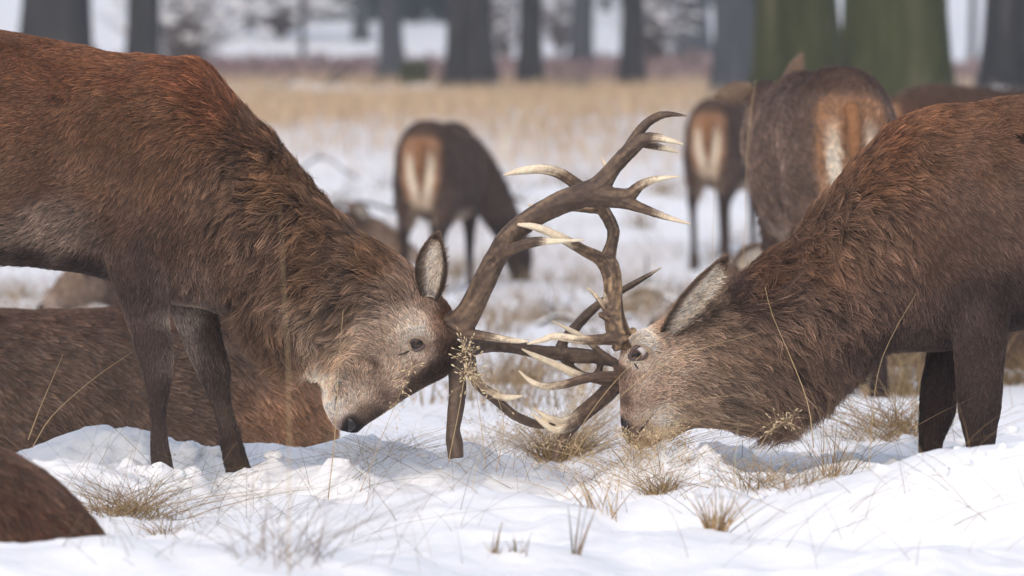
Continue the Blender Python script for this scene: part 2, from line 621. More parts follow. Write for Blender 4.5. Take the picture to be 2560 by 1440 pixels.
def make_fur(name, parent, me, count, colf, lenf, dirf, weightf, keepf=None, npts=5, rad=0.0009, clump=26, clump_pull=0.55,
             lift=0.35, wild=0.35, gain=1.6, seed=1, mat=None, wave=0.0, var=0.34):
    r = np.random.default_rng(seed)
    V, NR, T = mesh_arrays(me)
    a, b_, c = V[T[:, 0]], V[T[:, 1]], V[T[:, 2]]
    area = 0.5 * np.linalg.norm(np.cross(b_ - a, c - a), axis=1)
    ctr = (a + b_ + c) / 3
    w = area * weightf(ctr)
    pick = r.choice(len(T), size=count, p=w / w.sum())
    u, v = r.random(count), r.random(count)
    fl = u + v > 1
    u[fl], v[fl] = 1 - u[fl], 1 - v[fl]
    p0 = a[pick] + u[:, None] * (b_[pick] - a[pick]) + v[:, None] * (c[pick] - a[pick])
    nr = NR[T[pick, 0]] * (1 - u - v)[:, None] + NR[T[pick, 1]] * u[:, None] + NR[T[pick, 2]] * v[:, None]
    nr /= np.linalg.norm(nr, axis=1, keepdims=True) + 1e-9
    if keepf is not None:
        k = keepf(p0)
        p0, nr = p0[k], nr[k]
    n = len(p0)
    L = lenf(p0) * (0.7 + 0.6 * r.random(n))
    D = dirf(p0)
    # slow swirl of the coat plus the disorder of single hairs
    sw = np.stack([fbm(p0, 0.09, 2, 100 + i) for i in range(3)], 1)
    shag = smooth01((L - .042) / .022)
    sw2 = np.stack([vnoise(p0, 0.028, 130 + i) for i in range(3)], 1)
    D = D + wild * sw + (.55 * shag)[:, None] * sw2 + 0.16 * r.normal(size=(n, 3))
    D = D - nr * (D * nr).sum(1, keepdims=True)
    D /= np.linalg.norm(D, axis=1, keepdims=True) + 1e-9
    lf = lift * (1 + .45 * shag) * (0.7 + 0.6 * r.random(n)) * (1 + 0.5 * vnoise(p0, 0.05, 55))
    t = np.linspace(0, 1, npts)
    pts = np.empty((n, npts, 3))
    sag = np.array([0, 0, -1.0])
    side = np.cross(nr, D)
    ph = 6.28 * vnoise(p0, 0.03, 77)
    for i, ti in enumerate(t):
        out = nr * (lf * L * (ti - 0.45 * ti * ti))[:, None]
        pts[:, i] = p0 + D * (L * ti)[:, None] + out + sag * (0.10 * L * ti * ti)[:, None]
        if wave > 0:
            pts[:, i] += side * (wave * L * np.sin(ph + 4.0 * ti) * ti)[:, None]
    # tufts: hairs lean to the tip of the nearest leading hair
    nc = max(8, n // clump)
    lead = r.choice(n, nc, replace=False)
    kd = KDTree(nc)
    for i, li in enumerate(lead):
        kd.insert(p0[li], i)
    kd.balance()
    near = np.array([kd.find(q)[1] for q in p0])
    cl = smooth01((L - 0.012) / 0.04)
    tone = np.exp((r.normal(size=nc) * 0.32)[near] * cl)
    lt = pts[lead][near] - p0[lead][near][:, None, :]
    ratio = (L / (L[lead][near] + 1e-6))[:, None, None]
    for i, ti in enumerate(t):
        target = p0[lead][near] + lt[:, i] * np.clip(ratio[:, 0], 0.5, 1.5)
        f = (clump_pull * (1 + .4 * smooth01((L - .03) / .02)) * ti ** 1.5 * cl)[:, None]
        pts[:, i] = pts[:, i] * (1 - f) + target * f
    col = colf(p0)
    lum = col @ np.array([.3, .6, .1])
    sat = np.full((n, 1), .68)
    col = (lum[:, None] * (1 - sat) + col * sat) * np.stack([np.full(n, 1.02), np.full(n, .98), .97 - .24 * smooth01((col[:, 0] / (col[:, 1] + 1e-5) - 1.5) / 1.2)], 1) * gain * (1 + .85 * smooth01((.024 - L) / .012) * smooth01((lum - .10) / .08))[:, None]
    col = col * (tone * np.exp(r.normal(size=n) * var) * (1 + 0.22 * fbm(p0, 0.06, 2, 201)))[:, None]
    col = np.clip(col, 0.002, 0.85)
    hc = bpy.data.hair_curves.new(name)
    hc.add_curves([npts] * n)
    hc.attributes['position'].data.foreach_set('vector', pts.astype(np.float32).ravel())
    ra = hc.attributes.get('radius') or hc.attributes.new('radius', 'FLOAT', 'POINT')
    rr = rad * (.55 + .45 * np.clip(L / .03, 0, 1.2))[:, None] * (1 - 0.75 * t)[None, :] * (0.7 + 0.6 * r.random((n, 1)))
    ra.data.foreach_set('value', rr.astype(np.float32).ravel())
    ca = hc.attributes.new('col', 'FLOAT_COLOR', 'CURVE')
    cc = np.ones((n, 4), np.float32)
    cc[:, :3] = col
    ca.data.foreach_set('color', cc.ravel())
    o = link(name, hc, mat or M_FUR, parent)
    return o


def make_antler(name, parent, lines, burr=None, dark=(70, 56, 47), tan=(122, 100, 78), pale=(204, 186, 160), voxel=0.0027, streak=0.5, label=None):
    """lines: (pale length m, [(px, py, depth, radius px), ...]) : one beam and its tines as one bone"""
    mb = MB()
    S, St, Sa, Sp = [], [], [], []
    for pl, pts in lines:
        q = np.array([[*P(a, b_, y), .90 * r / 1000.0 * (y + CAM_D) / CAM_D] for a, b_, y, r in pts])
        ln = np.linalg.norm(np.diff(q[:, :3], axis=0), axis=1).sum()
        n = max(12, int(ln / 0.008))
        c = catmull(q, n)
        rad = np.maximum(c[:, 3], 0.0022)
        mb.tube(c[:, :3], rad, 14)
        s = np.concatenate([[0], np.cumsum(np.linalg.norm(np.diff(c[:, :3], axis=0), axis=1))])
        S.append(c[:, :3])
        St.append(s[-1] - s)
        Sa.append(np.gradient(c[:, :3], axis=0))
        Sp.append(np.full(n, pl))
    if burr is not None:                       # the knobbly ring at the foot of the beam
        c0, c1, br = P(*burr[0]), P(*burr[1]), burr[2]
        ax = (c1 - c0) / np.linalg.norm(c1 - c0)
        e1 = np.cross(ax, [0, 1.0, .2])
        e1 /= np.linalg.norm(e1)
        e2 = np.cross(ax, e1)
        for k in range(15):
            th = 2 * math.pi * k / 15
            mb.ball(c0 + br * (math.cos(th) * e1 + math.sin(th) * e2) + ax * .004 * math.sin(5 * k), .0075 + .0025 * math.sin(7 * k), 6)
    me = remesh(mb, voxel, 6, name)
    V, NR, T = mesh_arrays(me)
    S, St, Sa, Sp = np.vstack(S), np.concatenate(St), np.vstack(Sa), np.concatenate(Sp)
    kd = KDTree(len(S))
    for i, q in enumerate(S):
        kd.insert(q, i)
    kd.balance()
    near = np.array([kd.find(q)[1] for q in V])
    tip, pl, ax = St[near], Sp[near], Sa[near]
    ax = ax / (np.linalg.norm(ax, axis=1, keepdims=True) + 1e-9)
    # long grain: squeeze the noise coordinates along the axis
    al = ((V - S[near]) * ax).sum(1)
    rv = V - S[near] - ax * al[:, None]
    rv = rv / (np.linalg.norm(rv, axis=1, keepdims=True) + 1e-9)
    arc = (tip - al)[:, None]
    g = rv * 0.020 + arc * np.array([0.10, 0.07, -0.06])
    gr = fbm(g, 0.0075, 2, 301) * .75 + .45 * fbm(V, 0.009, 2, 303)
    pat = fbm(V, 0.06, 3, 311)
    k_tan = smooth01(0.24 + 0.55 * gr * streak + 0.16 * pat)[:, None]
    col = lin(dark) * (1 - k_tan) + lin(tan) * k_tan
    k_p = smooth01((pl + 0.03 - tip) / 0.07 + 0.30 * pat + 0.25 * gr)[:, None] * (pl > 0.001)[:, None]
    col = col * (1 - k_p) + lin(pale) * k_p
    col *= (1 + 0.25 * gr)[:, None]
    # furrows and pearls
    depth = 0.0014 * gr * (1 - 0.6 * k_p[:, 0]) + 0.0004 * vnoise(V, 0.006, 321) * smooth01((tip - 0.10) / 0.2)
    V2 = V + NR * depth[:, None]
    me.vertices.foreach_set('co', V2.astype(np.float32).ravel())
    me.update()
    set_col(me, np.clip(col * 1.25, 0.004, 0.8))
    o = link(name, me, M_ANTLER, parent)
    if label:
        o['label'] = label
    return o


def make_ear(name, parent, base, tip, width, face, out_col, in_col, cup=0.35, fur_len=0.012, n_fur=2600, seed=5, curl=0.0):
    """a leaf-shaped, cupped ear; face: direction the open side looks"""
    base, tip, face = np.asarray(base, float), np.asarray(tip, float), np.asarray(face, float)
    ax = tip - base
    L = np.linalg.norm(ax)
    ax /= L
    face = face - ax * (face @ ax)
    face /= np.linalg.norm(face)
    lat = np.cross(ax, face)
    nu, nv = 22, 13
    t = np.linspace(0, 1, nu)
    prof = width * 0.5 * (np.sin(math.pi * np.clip(t * 0.82 + 0.18, 0, 1) ** 1.0) ** 0.78)
    prof[-1] = 0.002
    grid = np.zeros((nu, nv, 3))
    for i in range(nu):
        for j in range(nv):
            s = -1 + 2 * j / (nv - 1)
            cp = cup * width * (1 - s * s) * (0.35 + 0.65 * math.sin(math.pi * min(1, t[i] * 0.8 + 0.2)))
            bend = 0.05 * L * math.sin(t[i] * math.pi)
            fold = 1 - 0.25 * (1 - t[i]) ** 2
            grid[i, j] = base + ax * (L * t[i]) + lat * (s * prof[i] * fold + curl * L * t[i] ** 2) - face * (cp - bend)
    th = 0.0045
    mb = MB()
    nrm = np.zeros_like(grid)
    du, dv = np.gradient(grid, axis=0), np.gradient(grid, axis=1)
    nrm = np.cross(dv, du)
    nrm /= np.linalg.norm(nrm, axis=2, keepdims=True) + 1e-9
    if (nrm * face).sum() < 0:
        nrm = -nrm
    front, back = grid + nrm * th * 0.5, grid - nrm * th * 0.5
    v = np.vstack([front.reshape(-1, 3), back.reshape(-1, 3)])
    f = []
    off = nu * nv
    flip = np.cross(front[1, 0] - front[0, 0], front[0, 1] - front[0, 0]) @ nrm[0, 0] > 0
    for i in range(nu - 1):
        for j in range(nv - 1):
            q = (i * nv + j, (i + 1) * nv + j, (i + 1) * nv + j + 1, i * nv + j + 1)
            q2 = tuple(off + k for k in q)
            f.append(q if flip else q[::-1])
            f.append(q2[::-1] if flip else q2)
    rim = [(i, 0) for i in range(nu)] + [(nu - 1, j) for j in range(1, nv)] + [(i, nv - 1) for i in range(nu - 2, -1, -1)]
    for (i, j), (k, l) in zip(rim[:-1], rim[1:]):
        q = (i * nv + j, k * nv + l, off + k * nv + l, off + i * nv + j)
        f.append(q if not flip else q[::-1])
    mb.add(v, f)
    me = mb.mesh(name)
    S = np.linspace(-1, 1, nv)[None, :].repeat(nu, 0)
    TT = t[:, None].repeat(nv, 1)
    rimk = smooth01((np.maximum(np.abs(S), TT * 1.02 - 0.04) - 0.66) / 0.25)
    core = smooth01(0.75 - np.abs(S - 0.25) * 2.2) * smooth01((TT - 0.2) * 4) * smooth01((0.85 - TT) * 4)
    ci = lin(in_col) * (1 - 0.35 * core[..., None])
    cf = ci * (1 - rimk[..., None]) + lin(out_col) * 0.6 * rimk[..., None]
    cb = np.broadcast_to(lin(out_col), cf.shape)
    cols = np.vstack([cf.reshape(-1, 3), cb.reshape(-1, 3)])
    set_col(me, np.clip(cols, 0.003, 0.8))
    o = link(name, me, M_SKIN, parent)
    kd = KDTree(len(v))
    for i, q in enumerate(v):
        kd.insert(q, i)
    kd.balance()

    def kd_front(p):
        return np.array([kd.find(q)[1] < off for q in p])

    def colf(p):
        return np.array([cols[kd.find(q)[1]] for q in p])

    make_fur('ear_fur', o, me, n_fur, colf, lambda p: np.where(((p - base) @ ax < L * .8) & (kd_front(p)), fur_len * 1.9, fur_len * .75), lambda p: np.broadcast_to(ax, p.shape).copy() * .8 + lat * .3, lambda c: np.ones(len(c)),
             npts=4, rad=0.0006, lift=0.45, wild=0.35, gain=1.5, seed=seed, clump=12)
    return o


def make_eye(parent, centre, normal, r, look, up, sclera=False, lid=True, aspect=1.25, axis=None):
    """eyeball with iris and slot pupil, rimmed by lids; axis: long direction of the lid opening"""
    normal = np.asarray(normal, float) / np.linalg.norm(normal)
    axis = np.asarray(axis, float)
    axis = axis - normal * (axis @ normal)
    axis /= np.linalg.norm(axis)
    vert = np.cross(normal, axis)
    look = np.asarray(look, float) / np.linalg.norm(look)
    mb = MB()
    c = np.asarray(centre, float) - normal * r * 0.42
    mb.ball(c, r, 20)
    me = mb.mesh('eye')
    V, NR, T = mesh_arrays(me)
    dv = (V - c) / r
    ang = np.arccos(np.clip(dv @ look, -1, 1))
    pu = np.sqrt(((dv @ axis) / 0.50) ** 2 + ((dv @ vert) / 0.26) ** 2)
    iris = np.array([0.07, 0.032, 0.016])
    col = np.where((ang < 0.66)[:, None], iris, np.array([0.62, 0.56, 0.56]) if sclera else np.array([0.02, 0.012, 0.01]))
    off = look - normal
    dl = dv - off * 0.8
    pu = np.sqrt(((dl @ axis) / 0.42) ** 2 + ((dl @ vert) / 0.24) ** 2)
    col = np.where(((pu < 1) & (ang < 0.66))[:, None], np.array([0.004, 0.004, 0.006]), col)
    set_col(me, col)
    e = link('eye', me, M_EYE, parent)
    if lid:
        th = np.linspace(0, 2 * math.pi, 40, endpoint=False)
        a, b_ = r * 1.12, r * 1.12 / aspect
        rr = np.abs(np.cos(th)) ** 6 * 0.30 + 1
        ring = np.array(centre) + normal * r * 0.22 + axis * (a * np.cos(th) * rr)[:, None] + vert * (b_ * np.sin(th))[:, None] - normal * (0.55 * r * np.abs(np.cos(th)) ** 2)[:, None]
        ring = np.vstack([ring, ring[:1]])
        m2 = MB()
        m2.tube(ring, r * 0.30, 8, cap=False)
        m2.build('eyelid', M_LID, e)
    return e


class Stag:
    """body surface with look-ups for placing features on it"""
    def __init__(self, name, voxel, mb, iters=6):
        self.me = remesh(mb, voxel, iters, 'body')
        self.V, self.NR, self.T = mesh_arrays(self.me)
        self.bvh = BVHTree.FromPolygons(self.V.tolist(), self.T.tolist())

    def hit(self, px, py):
        o = Vector((0, -CAM_D, CAM_H))
        d = (Vector(P(px, py, 0.0)) - o).normalized()
        loc, nrm, i, dist = self.bvh.ray_cast(o, d)
        if loc is None:
            loc, nrm, i, dist = self.bvh.find_nearest(Vector(P(px, py, -0.1)))
        return np.array(loc), np.array(nrm)

    def dent(self, px, py, r_in, depth):
        """push the surface in (or out) round a picture point"""
        c, n = self.hit(px, py)
        d = np.linalg.norm(self.V - c, axis=1)
        k = np.exp(-(d / r_in) ** 2) * (self.NR @ n > -0.2)
        self.V = self.V - n * (depth * k)[:, None]

    def commit(self):
        self.me.vertices.foreach_set('co', self.V.astype(np.float32).ravel())
        self.me.update()
        self.V, self.NR, self.T = mesh_arrays(self.me)
        self.bvh = BVHTree.FromPolygons(self.V.tolist(), self.T.tolist())


def surface_stroke(stag, pts, rad, name, mat, parent, lift=0.0):
    """a narrow dark crease laid along the surface through picture points (px, py)"""
    q = []
    for a, b_ in catmull(np.array([[*p, 0.0] for p in pts], float), 18)[:, :2]:
        h, n = stag.hit(a, b_)
        q.append(h + n * lift)
    q = np.array(q)
    t = np.linspace(0, 1, len(q))
    mb = MB()
    mb.tube(q, rad * (0.35 + np.sin(math.pi * t)), 8)
    return mb.build(name, mat, parent)


FUR_GAIN = 1.24
# ------------------------------------------------------------------ the two stags
def stag_colour_fn(anchors):
    A = np.array([[a, b_, *lin((r, g, bl))] for a, b_, r, g, bl in anchors])
    return lambda p: idw(project(p), A, 4.2, 10.0)


def build_stag(name, label, secs, legs, extra, anchors, lens, dirs, dens, hair_n, eye, features, antlers, ears, seed, dents=()):
    mb = MB()
    px_loft(mb, secs, 150, 40, 2.15)
    for lg in legs:
        px_loft(mb, lg, 60, 22)
    for ex in extra:
        px_loft(mb, ex, 40, 22)
    st = Stag(name, 0.0085, mb, 7)
    for d in dents:
        st.dent(*d)
    # slight muscle unevenness
    st.V = st.V + st.NR * (0.006 * fbm(st.V, 0.16, 2, seed))[:, None]
    st.commit()
    root = empty(name, (P(*legs[0][-1][0], 0)[0], 0, 0.0))
    off = np.array(root.location)
    colf = stag_colour_fn(anchors)
    vc = np.clip(colf(st.V) * 0.9, 0.003, 0.7)
    for f in features:
        if f[0] in ('nose', 'scar_crease'):
            for a, b_, r_ in f[1]:
                k = smooth01(1.6 - np.linalg.norm(st.V - st.hit(a, b_)[0], axis=1) / r_)[:, None]
                vc = vc * (1 - k) + lin((44, 38, 38) if f[0] == 'nose' else (34, 24, 20)) * k
    set_col(st.me, vc)
    # parts keep world coordinates: parent with the inverse of the root's place
    def adopt(o):
        o.parent = root
        o.matrix_parent_inverse = root.matrix_basis.inverted() if False else o.matrix_parent_inverse
        o.location = (-off[0], -off[1], -off[2])
        return o
    body = adopt(link('body', st.me, M_SKIN))
    LA, DA, WA = np.array(lens, float), np.array(dirs, float), np.array(dens, float)
    lenf = lambda p: idw(project(p), LA, 3.0, 25.0)[:, 0] / 1000.0

    def dirf(p):
        q = idw(project(p), DA, 3.0, 30.0)
        d = np.stack([q[:, 0], np.zeros(len(q)), -q[:, 1]], 1)
        return d / (np.linalg.norm(d, axis=1, keepdims=True) + 1e-9)

    wf = lambda c: idw(project(c), WA, 3.0, 25.0)[:, 0] * np.where(c[:, 1] < 0.10, 1.0, 0.35)
    bare = []
    (ex, ey, er, look, sclera, eaxis, easpect) = eye
    h, n = st.hit(ex, ey)
    bare.append((h, er * 1.45))
    for f in features:
        if f[0] == 'nostril':
            for a, b_ in f[1]:
                bare.append((st.hit(a, b_)[0], f[2] * 0.9))
        if f[0] in ('nose', 'scar_crease'):
            for a, b_, r_ in f[1]:
                bare.append((st.hit(a, b_)[0], r_))
    for c_, r_ in list(bare):
        bare.append((c_ * np.array([1, -1, 1]), r_))

    def keepf(p):
        k = np.ones(len(p), bool)
        for c_, r_ in bare:
            k &= np.linalg.norm(p - c_, axis=1) > r_
        return k

    # the shape's own place: fur is a child of the body
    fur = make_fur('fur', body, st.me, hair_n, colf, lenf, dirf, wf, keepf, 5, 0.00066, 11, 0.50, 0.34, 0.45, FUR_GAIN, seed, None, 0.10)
    ax = P(ex + eaxis[0] * 10, ey + eaxis[1] * 10, 0) - P(ex, ey, 0)
    lk = n + np.array([look[0], 0, look[1]])
    adopt(make_eye(None, h, n, er, lk, None, sclera, True, easpect, ax))
    mir = np.array([1, -1, 1.0])
    adopt(make_eye(None, h * mir, n * mir, er, n * mir, None, False, True, easpect, ax))
    for f in features:
        if f[0] == 'nostril':
            adopt(surface_stroke(st, f[1], f[2], 'nostril', M_DARKSKIN, None, -f[2] * 0.5))
        elif f[0] == 'mouth':
            adopt(surface_stroke(st, f[1], f[2], 'mouth', M_CREASE, None, 0.0))
        elif f[0] == 'crease':
            adopt(surface_stroke(st, f[1], f[2], 'eye_crease', M_CREASE, None, 0.001))
    for k, (lines, kw) in enumerate(antlers):
        adopt(make_antler('antler', None, lines, **kw))
    for k, e in enumerate(ears):
        adopt(make_ear('ear', None, **e))
    tag(root, label, 'deer', 'red deer stags with locked antlers')
    return root, st


# ---- the stag that looks to the picture's right, redder back
L_secs = [((-760, 300), (-760, 480), .05), ((-735, 215), (-740, 580), .14), ((-660, 140), (-680, 660), .20), ((-520, 95), (-540, 700), .235), ((-300, 72), (-300, 680), .25),
          ((-100, 64), (-100, 660), .265), ((0, 78), (0, 655), .265), ((150, 108), (120, 662), .255), ((300, 132), (240, 685), .245), ((430, 142), (330, 720), .23),
          ((515, 162), (420, 748), .215), ((590, 240), (500, 765), .20), ((680, 358), (580, 792), .18), ((780, 482), (645, 868), .165), ((880, 566), (705, 915), .15),
          ((975, 632), (760, 930), .135), ((1055, 690), (782, 935), .122), ((1122, 765), (792, 940), .112), ((1136, 850), (798, 950), .10), ((1126, 922), (802, 962), .088),
          ((1062, 962), (806, 978), .074), ((1000, 996), (812, 996), .064), ((950, 1030), (817, 1020), .057), ((914, 1058), (828, 1048), .052), ((890, 1082), (842, 1074), .036)]
L_near = [((262, 470), (480, 470), .06, -.10), ((250, 560), (462, 560), .075, -.125), ((266, 660), (428, 668), .07, -.135), ((302, 760), (416, 768), .056, -.135), ((332, 850), (424, 853), .047, -.135),
          ((350, 920), (428, 922), .041, -.135), ((362, 980), (425, 982), .038, -.135), ((370, 1040), (420, 1042), .027, -.135), ((375, 1110), (422, 1110), .026, -.135), ((378, 1160), (430, 1160), .028, -.135),
          ((378, 1200), (440, 1200), .032, -.135), ((376, 1270), (450, 1270), .034, -.135)]
L_far = [((420, 560), (600, 560), .06, .11), ((425, 660), (560, 660), .065, .125), ((424, 760), (542, 760), .055, .13), ((444, 830), (556, 830), .048, .13), ((482, 915), (575, 915), .042, .13),
         ((520, 1005), (583, 1005), .036, .13), ((544, 1085), (602, 1085), .027, .13), ((558, 1140), (615, 1140), .027, .13), ((570, 1190), (634, 1190), .031, .13), ((588, 1270), (662, 1270), .034, .13)]


def hind_leg(x0, s, y):
    """rear leg of a stag outside the picture; x0: picture x of the rump, s: +1 when the head is to the right"""
    m = lambda a, b_: (x0 + s * a, b_)
    return [(m(-40, 330), m(330, 330), .07, y * .8), (m(20, 480), m(330, 480), .085, y), (m(50, 620), m(290, 640), .07, y), (m(10, 760), m(170, 800), .048, y), (m(-30, 850), m(70, 880), .034, y),
            (m(-15, 960), m(50, 965), .027, y), (m(0, 1080), m(58, 1080), .026, y), (m(8, 1190), m(72, 1190), .032, y), (m(8, 1280), m(80, 1280), .034, y)]


L_shoulder = [((300, 250), (480, 230), .03, -.14), ((250, 400), (480, 400), .06, -.165), ((245, 540), (470, 540), .06, -.165), ((265, 650), (430, 660), .04, -.15)]
L_brow = [((1000, 800), (1015, 850), .02, -.085), ((1030, 800), (1060, 850), .03, -.088), ((1085, 820), (1090, 870), .02, -.08)]
L_col = [(1035, 985, 84, 66, 56), (1055, 955, 70, 54, 46), (1010, 985, 100, 80, 68), (938, 912, 110, 90, 76), (1042, 830, 196, 176, 154), (1068, 848, 176, 152, 130), (1020, 862, 180, 156, 134), (1040, 888, 176, 152, 130), (975, 930, 160, 136, 114), (900, 920, 178, 150, 122), (1100, 860, 112, 84, 66), (860, 880, 160, 132, 104), (840, 860, 126, 102, 78), (835, 965, 208, 186, 162), (870, 1000, 176, 152, 130), (-600, 300, 104, 68, 50), (-300, 150, 112, 68, 48), (-300, 450, 100, 70, 54), (-300, 640, 60, 46, 42), (-700, 350, 150, 115, 85), (-600, 900, 72, 56, 50),
         (0, 110, 108, 66, 48), (120, 150, 112, 66, 46), (300, 170, 116, 68, 46), (480, 180, 120, 66, 42), (570, 255, 108, 60, 40), (640, 340, 92, 60, 44), (60, 280, 110, 72, 54),
         (250, 300, 106, 70, 52), (400, 300, 102, 66, 48), (400, 420, 100, 68, 50), (100, 430, 104, 72, 55), (250, 450, 106, 74, 56), (0, 500, 108, 78, 60),
         (100, 570, 122, 102, 86), (0, 590, 112, 94, 80), (190, 575, 118, 98, 82), (100, 640, 52, 40, 36), (0, 640, 52, 40, 36), (220, 660, 52, 40, 36), (245, 600, 104, 82, 68), (300, 560, 92, 66, 52),
         (340, 640, 76, 58, 50), (390, 850, 74, 58, 52), (370, 740, 70, 55, 50), (400, 1000, 68, 54, 50), (405, 1150, 76, 62, 56), (450, 790, 128, 114, 102), (470, 880, 118, 102, 90), (540, 850, 84, 68, 58), (550, 950, 80, 66, 58), (600, 1130, 74, 60, 52),
         (460, 700, 104, 82, 68), (430, 600, 88, 64, 50), (600, 450, 88, 64, 48), (700, 450, 104, 72, 48), (540, 560, 90, 66, 50), (700, 600, 84, 62, 48), (800, 580, 96, 68, 46), (800, 680, 98, 70, 50), (850, 780, 92, 72, 54), (620, 700, 86, 64, 50),
         (680, 800, 84, 62, 46), (740, 900, 96, 68, 46), (950, 680, 104, 72, 48), (900, 740, 94, 72, 54), (980, 740, 110, 88, 70), (880, 870, 168, 142, 114), (860, 830, 130, 108, 86), (950, 900, 166, 142, 118), (1035, 812, 172, 150, 128), (1000, 900, 166, 142, 120), (960, 830, 160, 136, 112), (1070, 870, 140, 118, 100),
         (1075, 760, 128, 104, 84), (1110, 745, 118, 82, 60), (1125, 800, 104, 64, 46), (1095, 830, 130, 100, 78), (1122, 880, 70, 48, 40), (1110, 925, 52, 38, 34), (1075, 945, 58, 42, 36), (1040, 960, 92, 72, 60), (1030, 920, 130, 108, 90), (960, 1000, 122, 100, 84), (990, 965, 150, 126, 106),
         (815, 920, 222, 196, 164), (810, 960, 232, 214, 192), (828, 1010, 222, 204, 186), (850, 1035, 190, 168, 152), (848, 985, 150, 128, 112), (900, 980, 168, 144, 122), (872, 1070, 46, 40, 42), (895, 1068, 60, 50, 48), (846, 1072, 150, 132, 124), (910, 1035, 112, 94, 80), (930, 1045, 96, 78, 66)]
L_len = [(-500, 300, 22), (0, 110, 20), (300, 150, 26), (480, 160, 36), (580, 250, 42), (100, 400, 20), (300, 400, 22), (400, 550, 24), (100, 580, 30), (100, 650, 34), (340, 680, 14), (390, 850, 10), (400, 1000, 9), (405, 1170, 10), (500, 800, 10), (560, 1000, 9), (600, 1150, 10),
         (500, 450, 30), (460, 700, 30), (650, 450, 62), (700, 600, 72), (800, 650, 74), (650, 800, 72), (740, 900, 74), (900, 650, 64), (980, 690, 36), (880, 760, 62), (850, 850, 42), (815, 900, 48), (810, 950, 30), (820, 1000, 12), (870, 1060, 4), (900, 1040, 6), (950, 900, 13), (1040, 850, 8), (1000, 960, 10), (1080, 770, 14), (1125, 800, 18), (1115, 920, 18)]
L_dir = [(-500, 300, -1, .35), (0, 120, -1, .2), (300, 160, -1, .15), (500, 180, -.9, .1), (580, 250, -.7, -.35), (100, 350, -1, .45), (300, 400, -.75, .75), (400, 500, -.5, .9), (250, 560, -.9, .5), (100, 600, -1, .3), (340, 680, -.2, 1), (390, 850, 0, 1), (400, 1100, .1, 1), (500, 850, .2, 1), (590, 1100, .2, 1), (460, 700, .2, 1),
         (640, 330, -.7, -.1), (560, 480, -.6, .8), (700, 450, -.85, .25), (700, 600, -.75, .65), (800, 560, -.9, .05), (800, 680, -.8, .5), (650, 780, -.45, .9), (740, 880, -.5, .85), (900, 640, -.9, -.1), (980, 690, -.8, -.3), (880, 760, -.85, .35), (850, 840, -.7, .7), (815, 900, -.45, .9), (815, 960, -.35, .6),
         (950, 870, -.45, -.6), (1000, 800, -.5, -.5), (1080, 770, .1, -.9), (1120, 830, .3, -.9), (1110, 920, .5, -.8), (1000, 970, .5, -.7), (900, 1040, .2, -.9), (850, 1020, -.2, -.7), (900, 950, -.1, -.8)]
L_den = [(-800, 300, .15), (-400, 300, .15), (-150, 300, .3), (-600, 800, .2), (0, 300, 1), (300, 300, 1), (500, 500, 1), (390, 900, 1.3), (550, 950, 1.5), (700, 600, 1), (850, 800, 1.1), (950, 900, 1.8), (1080, 800, 1.7), (850, 1020, 1.8), (1000, 980, 1.8)]

LA_near = [(0.07, [(1120, 818, -.02, 30), (1150, 808, -.05, 40), (1174, 778, -.065, 36), (1205, 715, -.08, 33), (1237, 650, -.09, 31), (1276, 590, -.10, 31), (1330, 545, -.10, 31), (1400, 508, -.10, 33), (1465, 484, -.10, 35), (1500, 462, -.10, 30), (1532, 422, -.10, 23), (1570, 380, -.10, 22), (1607, 350, -.105, 19), (1642, 345, -.11, 14), (1675, 351, -.12, 9), (1710, 361, -.12, 3)]),
           (0.05, [(1600, 356, -.085, 14), (1640, 366, -.065, 11), (1670, 373, -.055, 8), (1698, 381, -.05, 3)]),
           (0.02, [(1560, 385, -.09, 16), (1592, 337, -.07, 15), (1625, 302, -.06, 13), (1665, 286, -.06, 10), (1719, 290, -.06, 3)]),
           (0.06, [(1460, 486, -.10, 32), (1530, 492, -.11, 27), (1572, 488, -.11, 21), (1600, 464, -.12, 14), (1640, 448, -.13, 10), (1698, 441, -.14, 3)]),
           (0.07, [(1470, 492, -.10, 30), (1540, 499, -.11, 24), (1590, 515, -.11, 16), (1650, 538, -.11, 11), (1728, 561, -.11, 3)]),
           (0.11, [(1238, 662, -.095, 20), (1256, 638, -.12, 18), (1293, 617, -.15, 16), (1340, 604, -.17, 14), (1385, 603, -.18, 9), (1463, 600, -.18, 3)]),
           (0.07, [(1150, 826, -.055, 26), (1172, 836, -.06, 18), (1205, 839, -.07, 14), (1253, 847, -.08, 11), (1290, 852, -.09, 8), (1322, 854, -.10, 4)])]
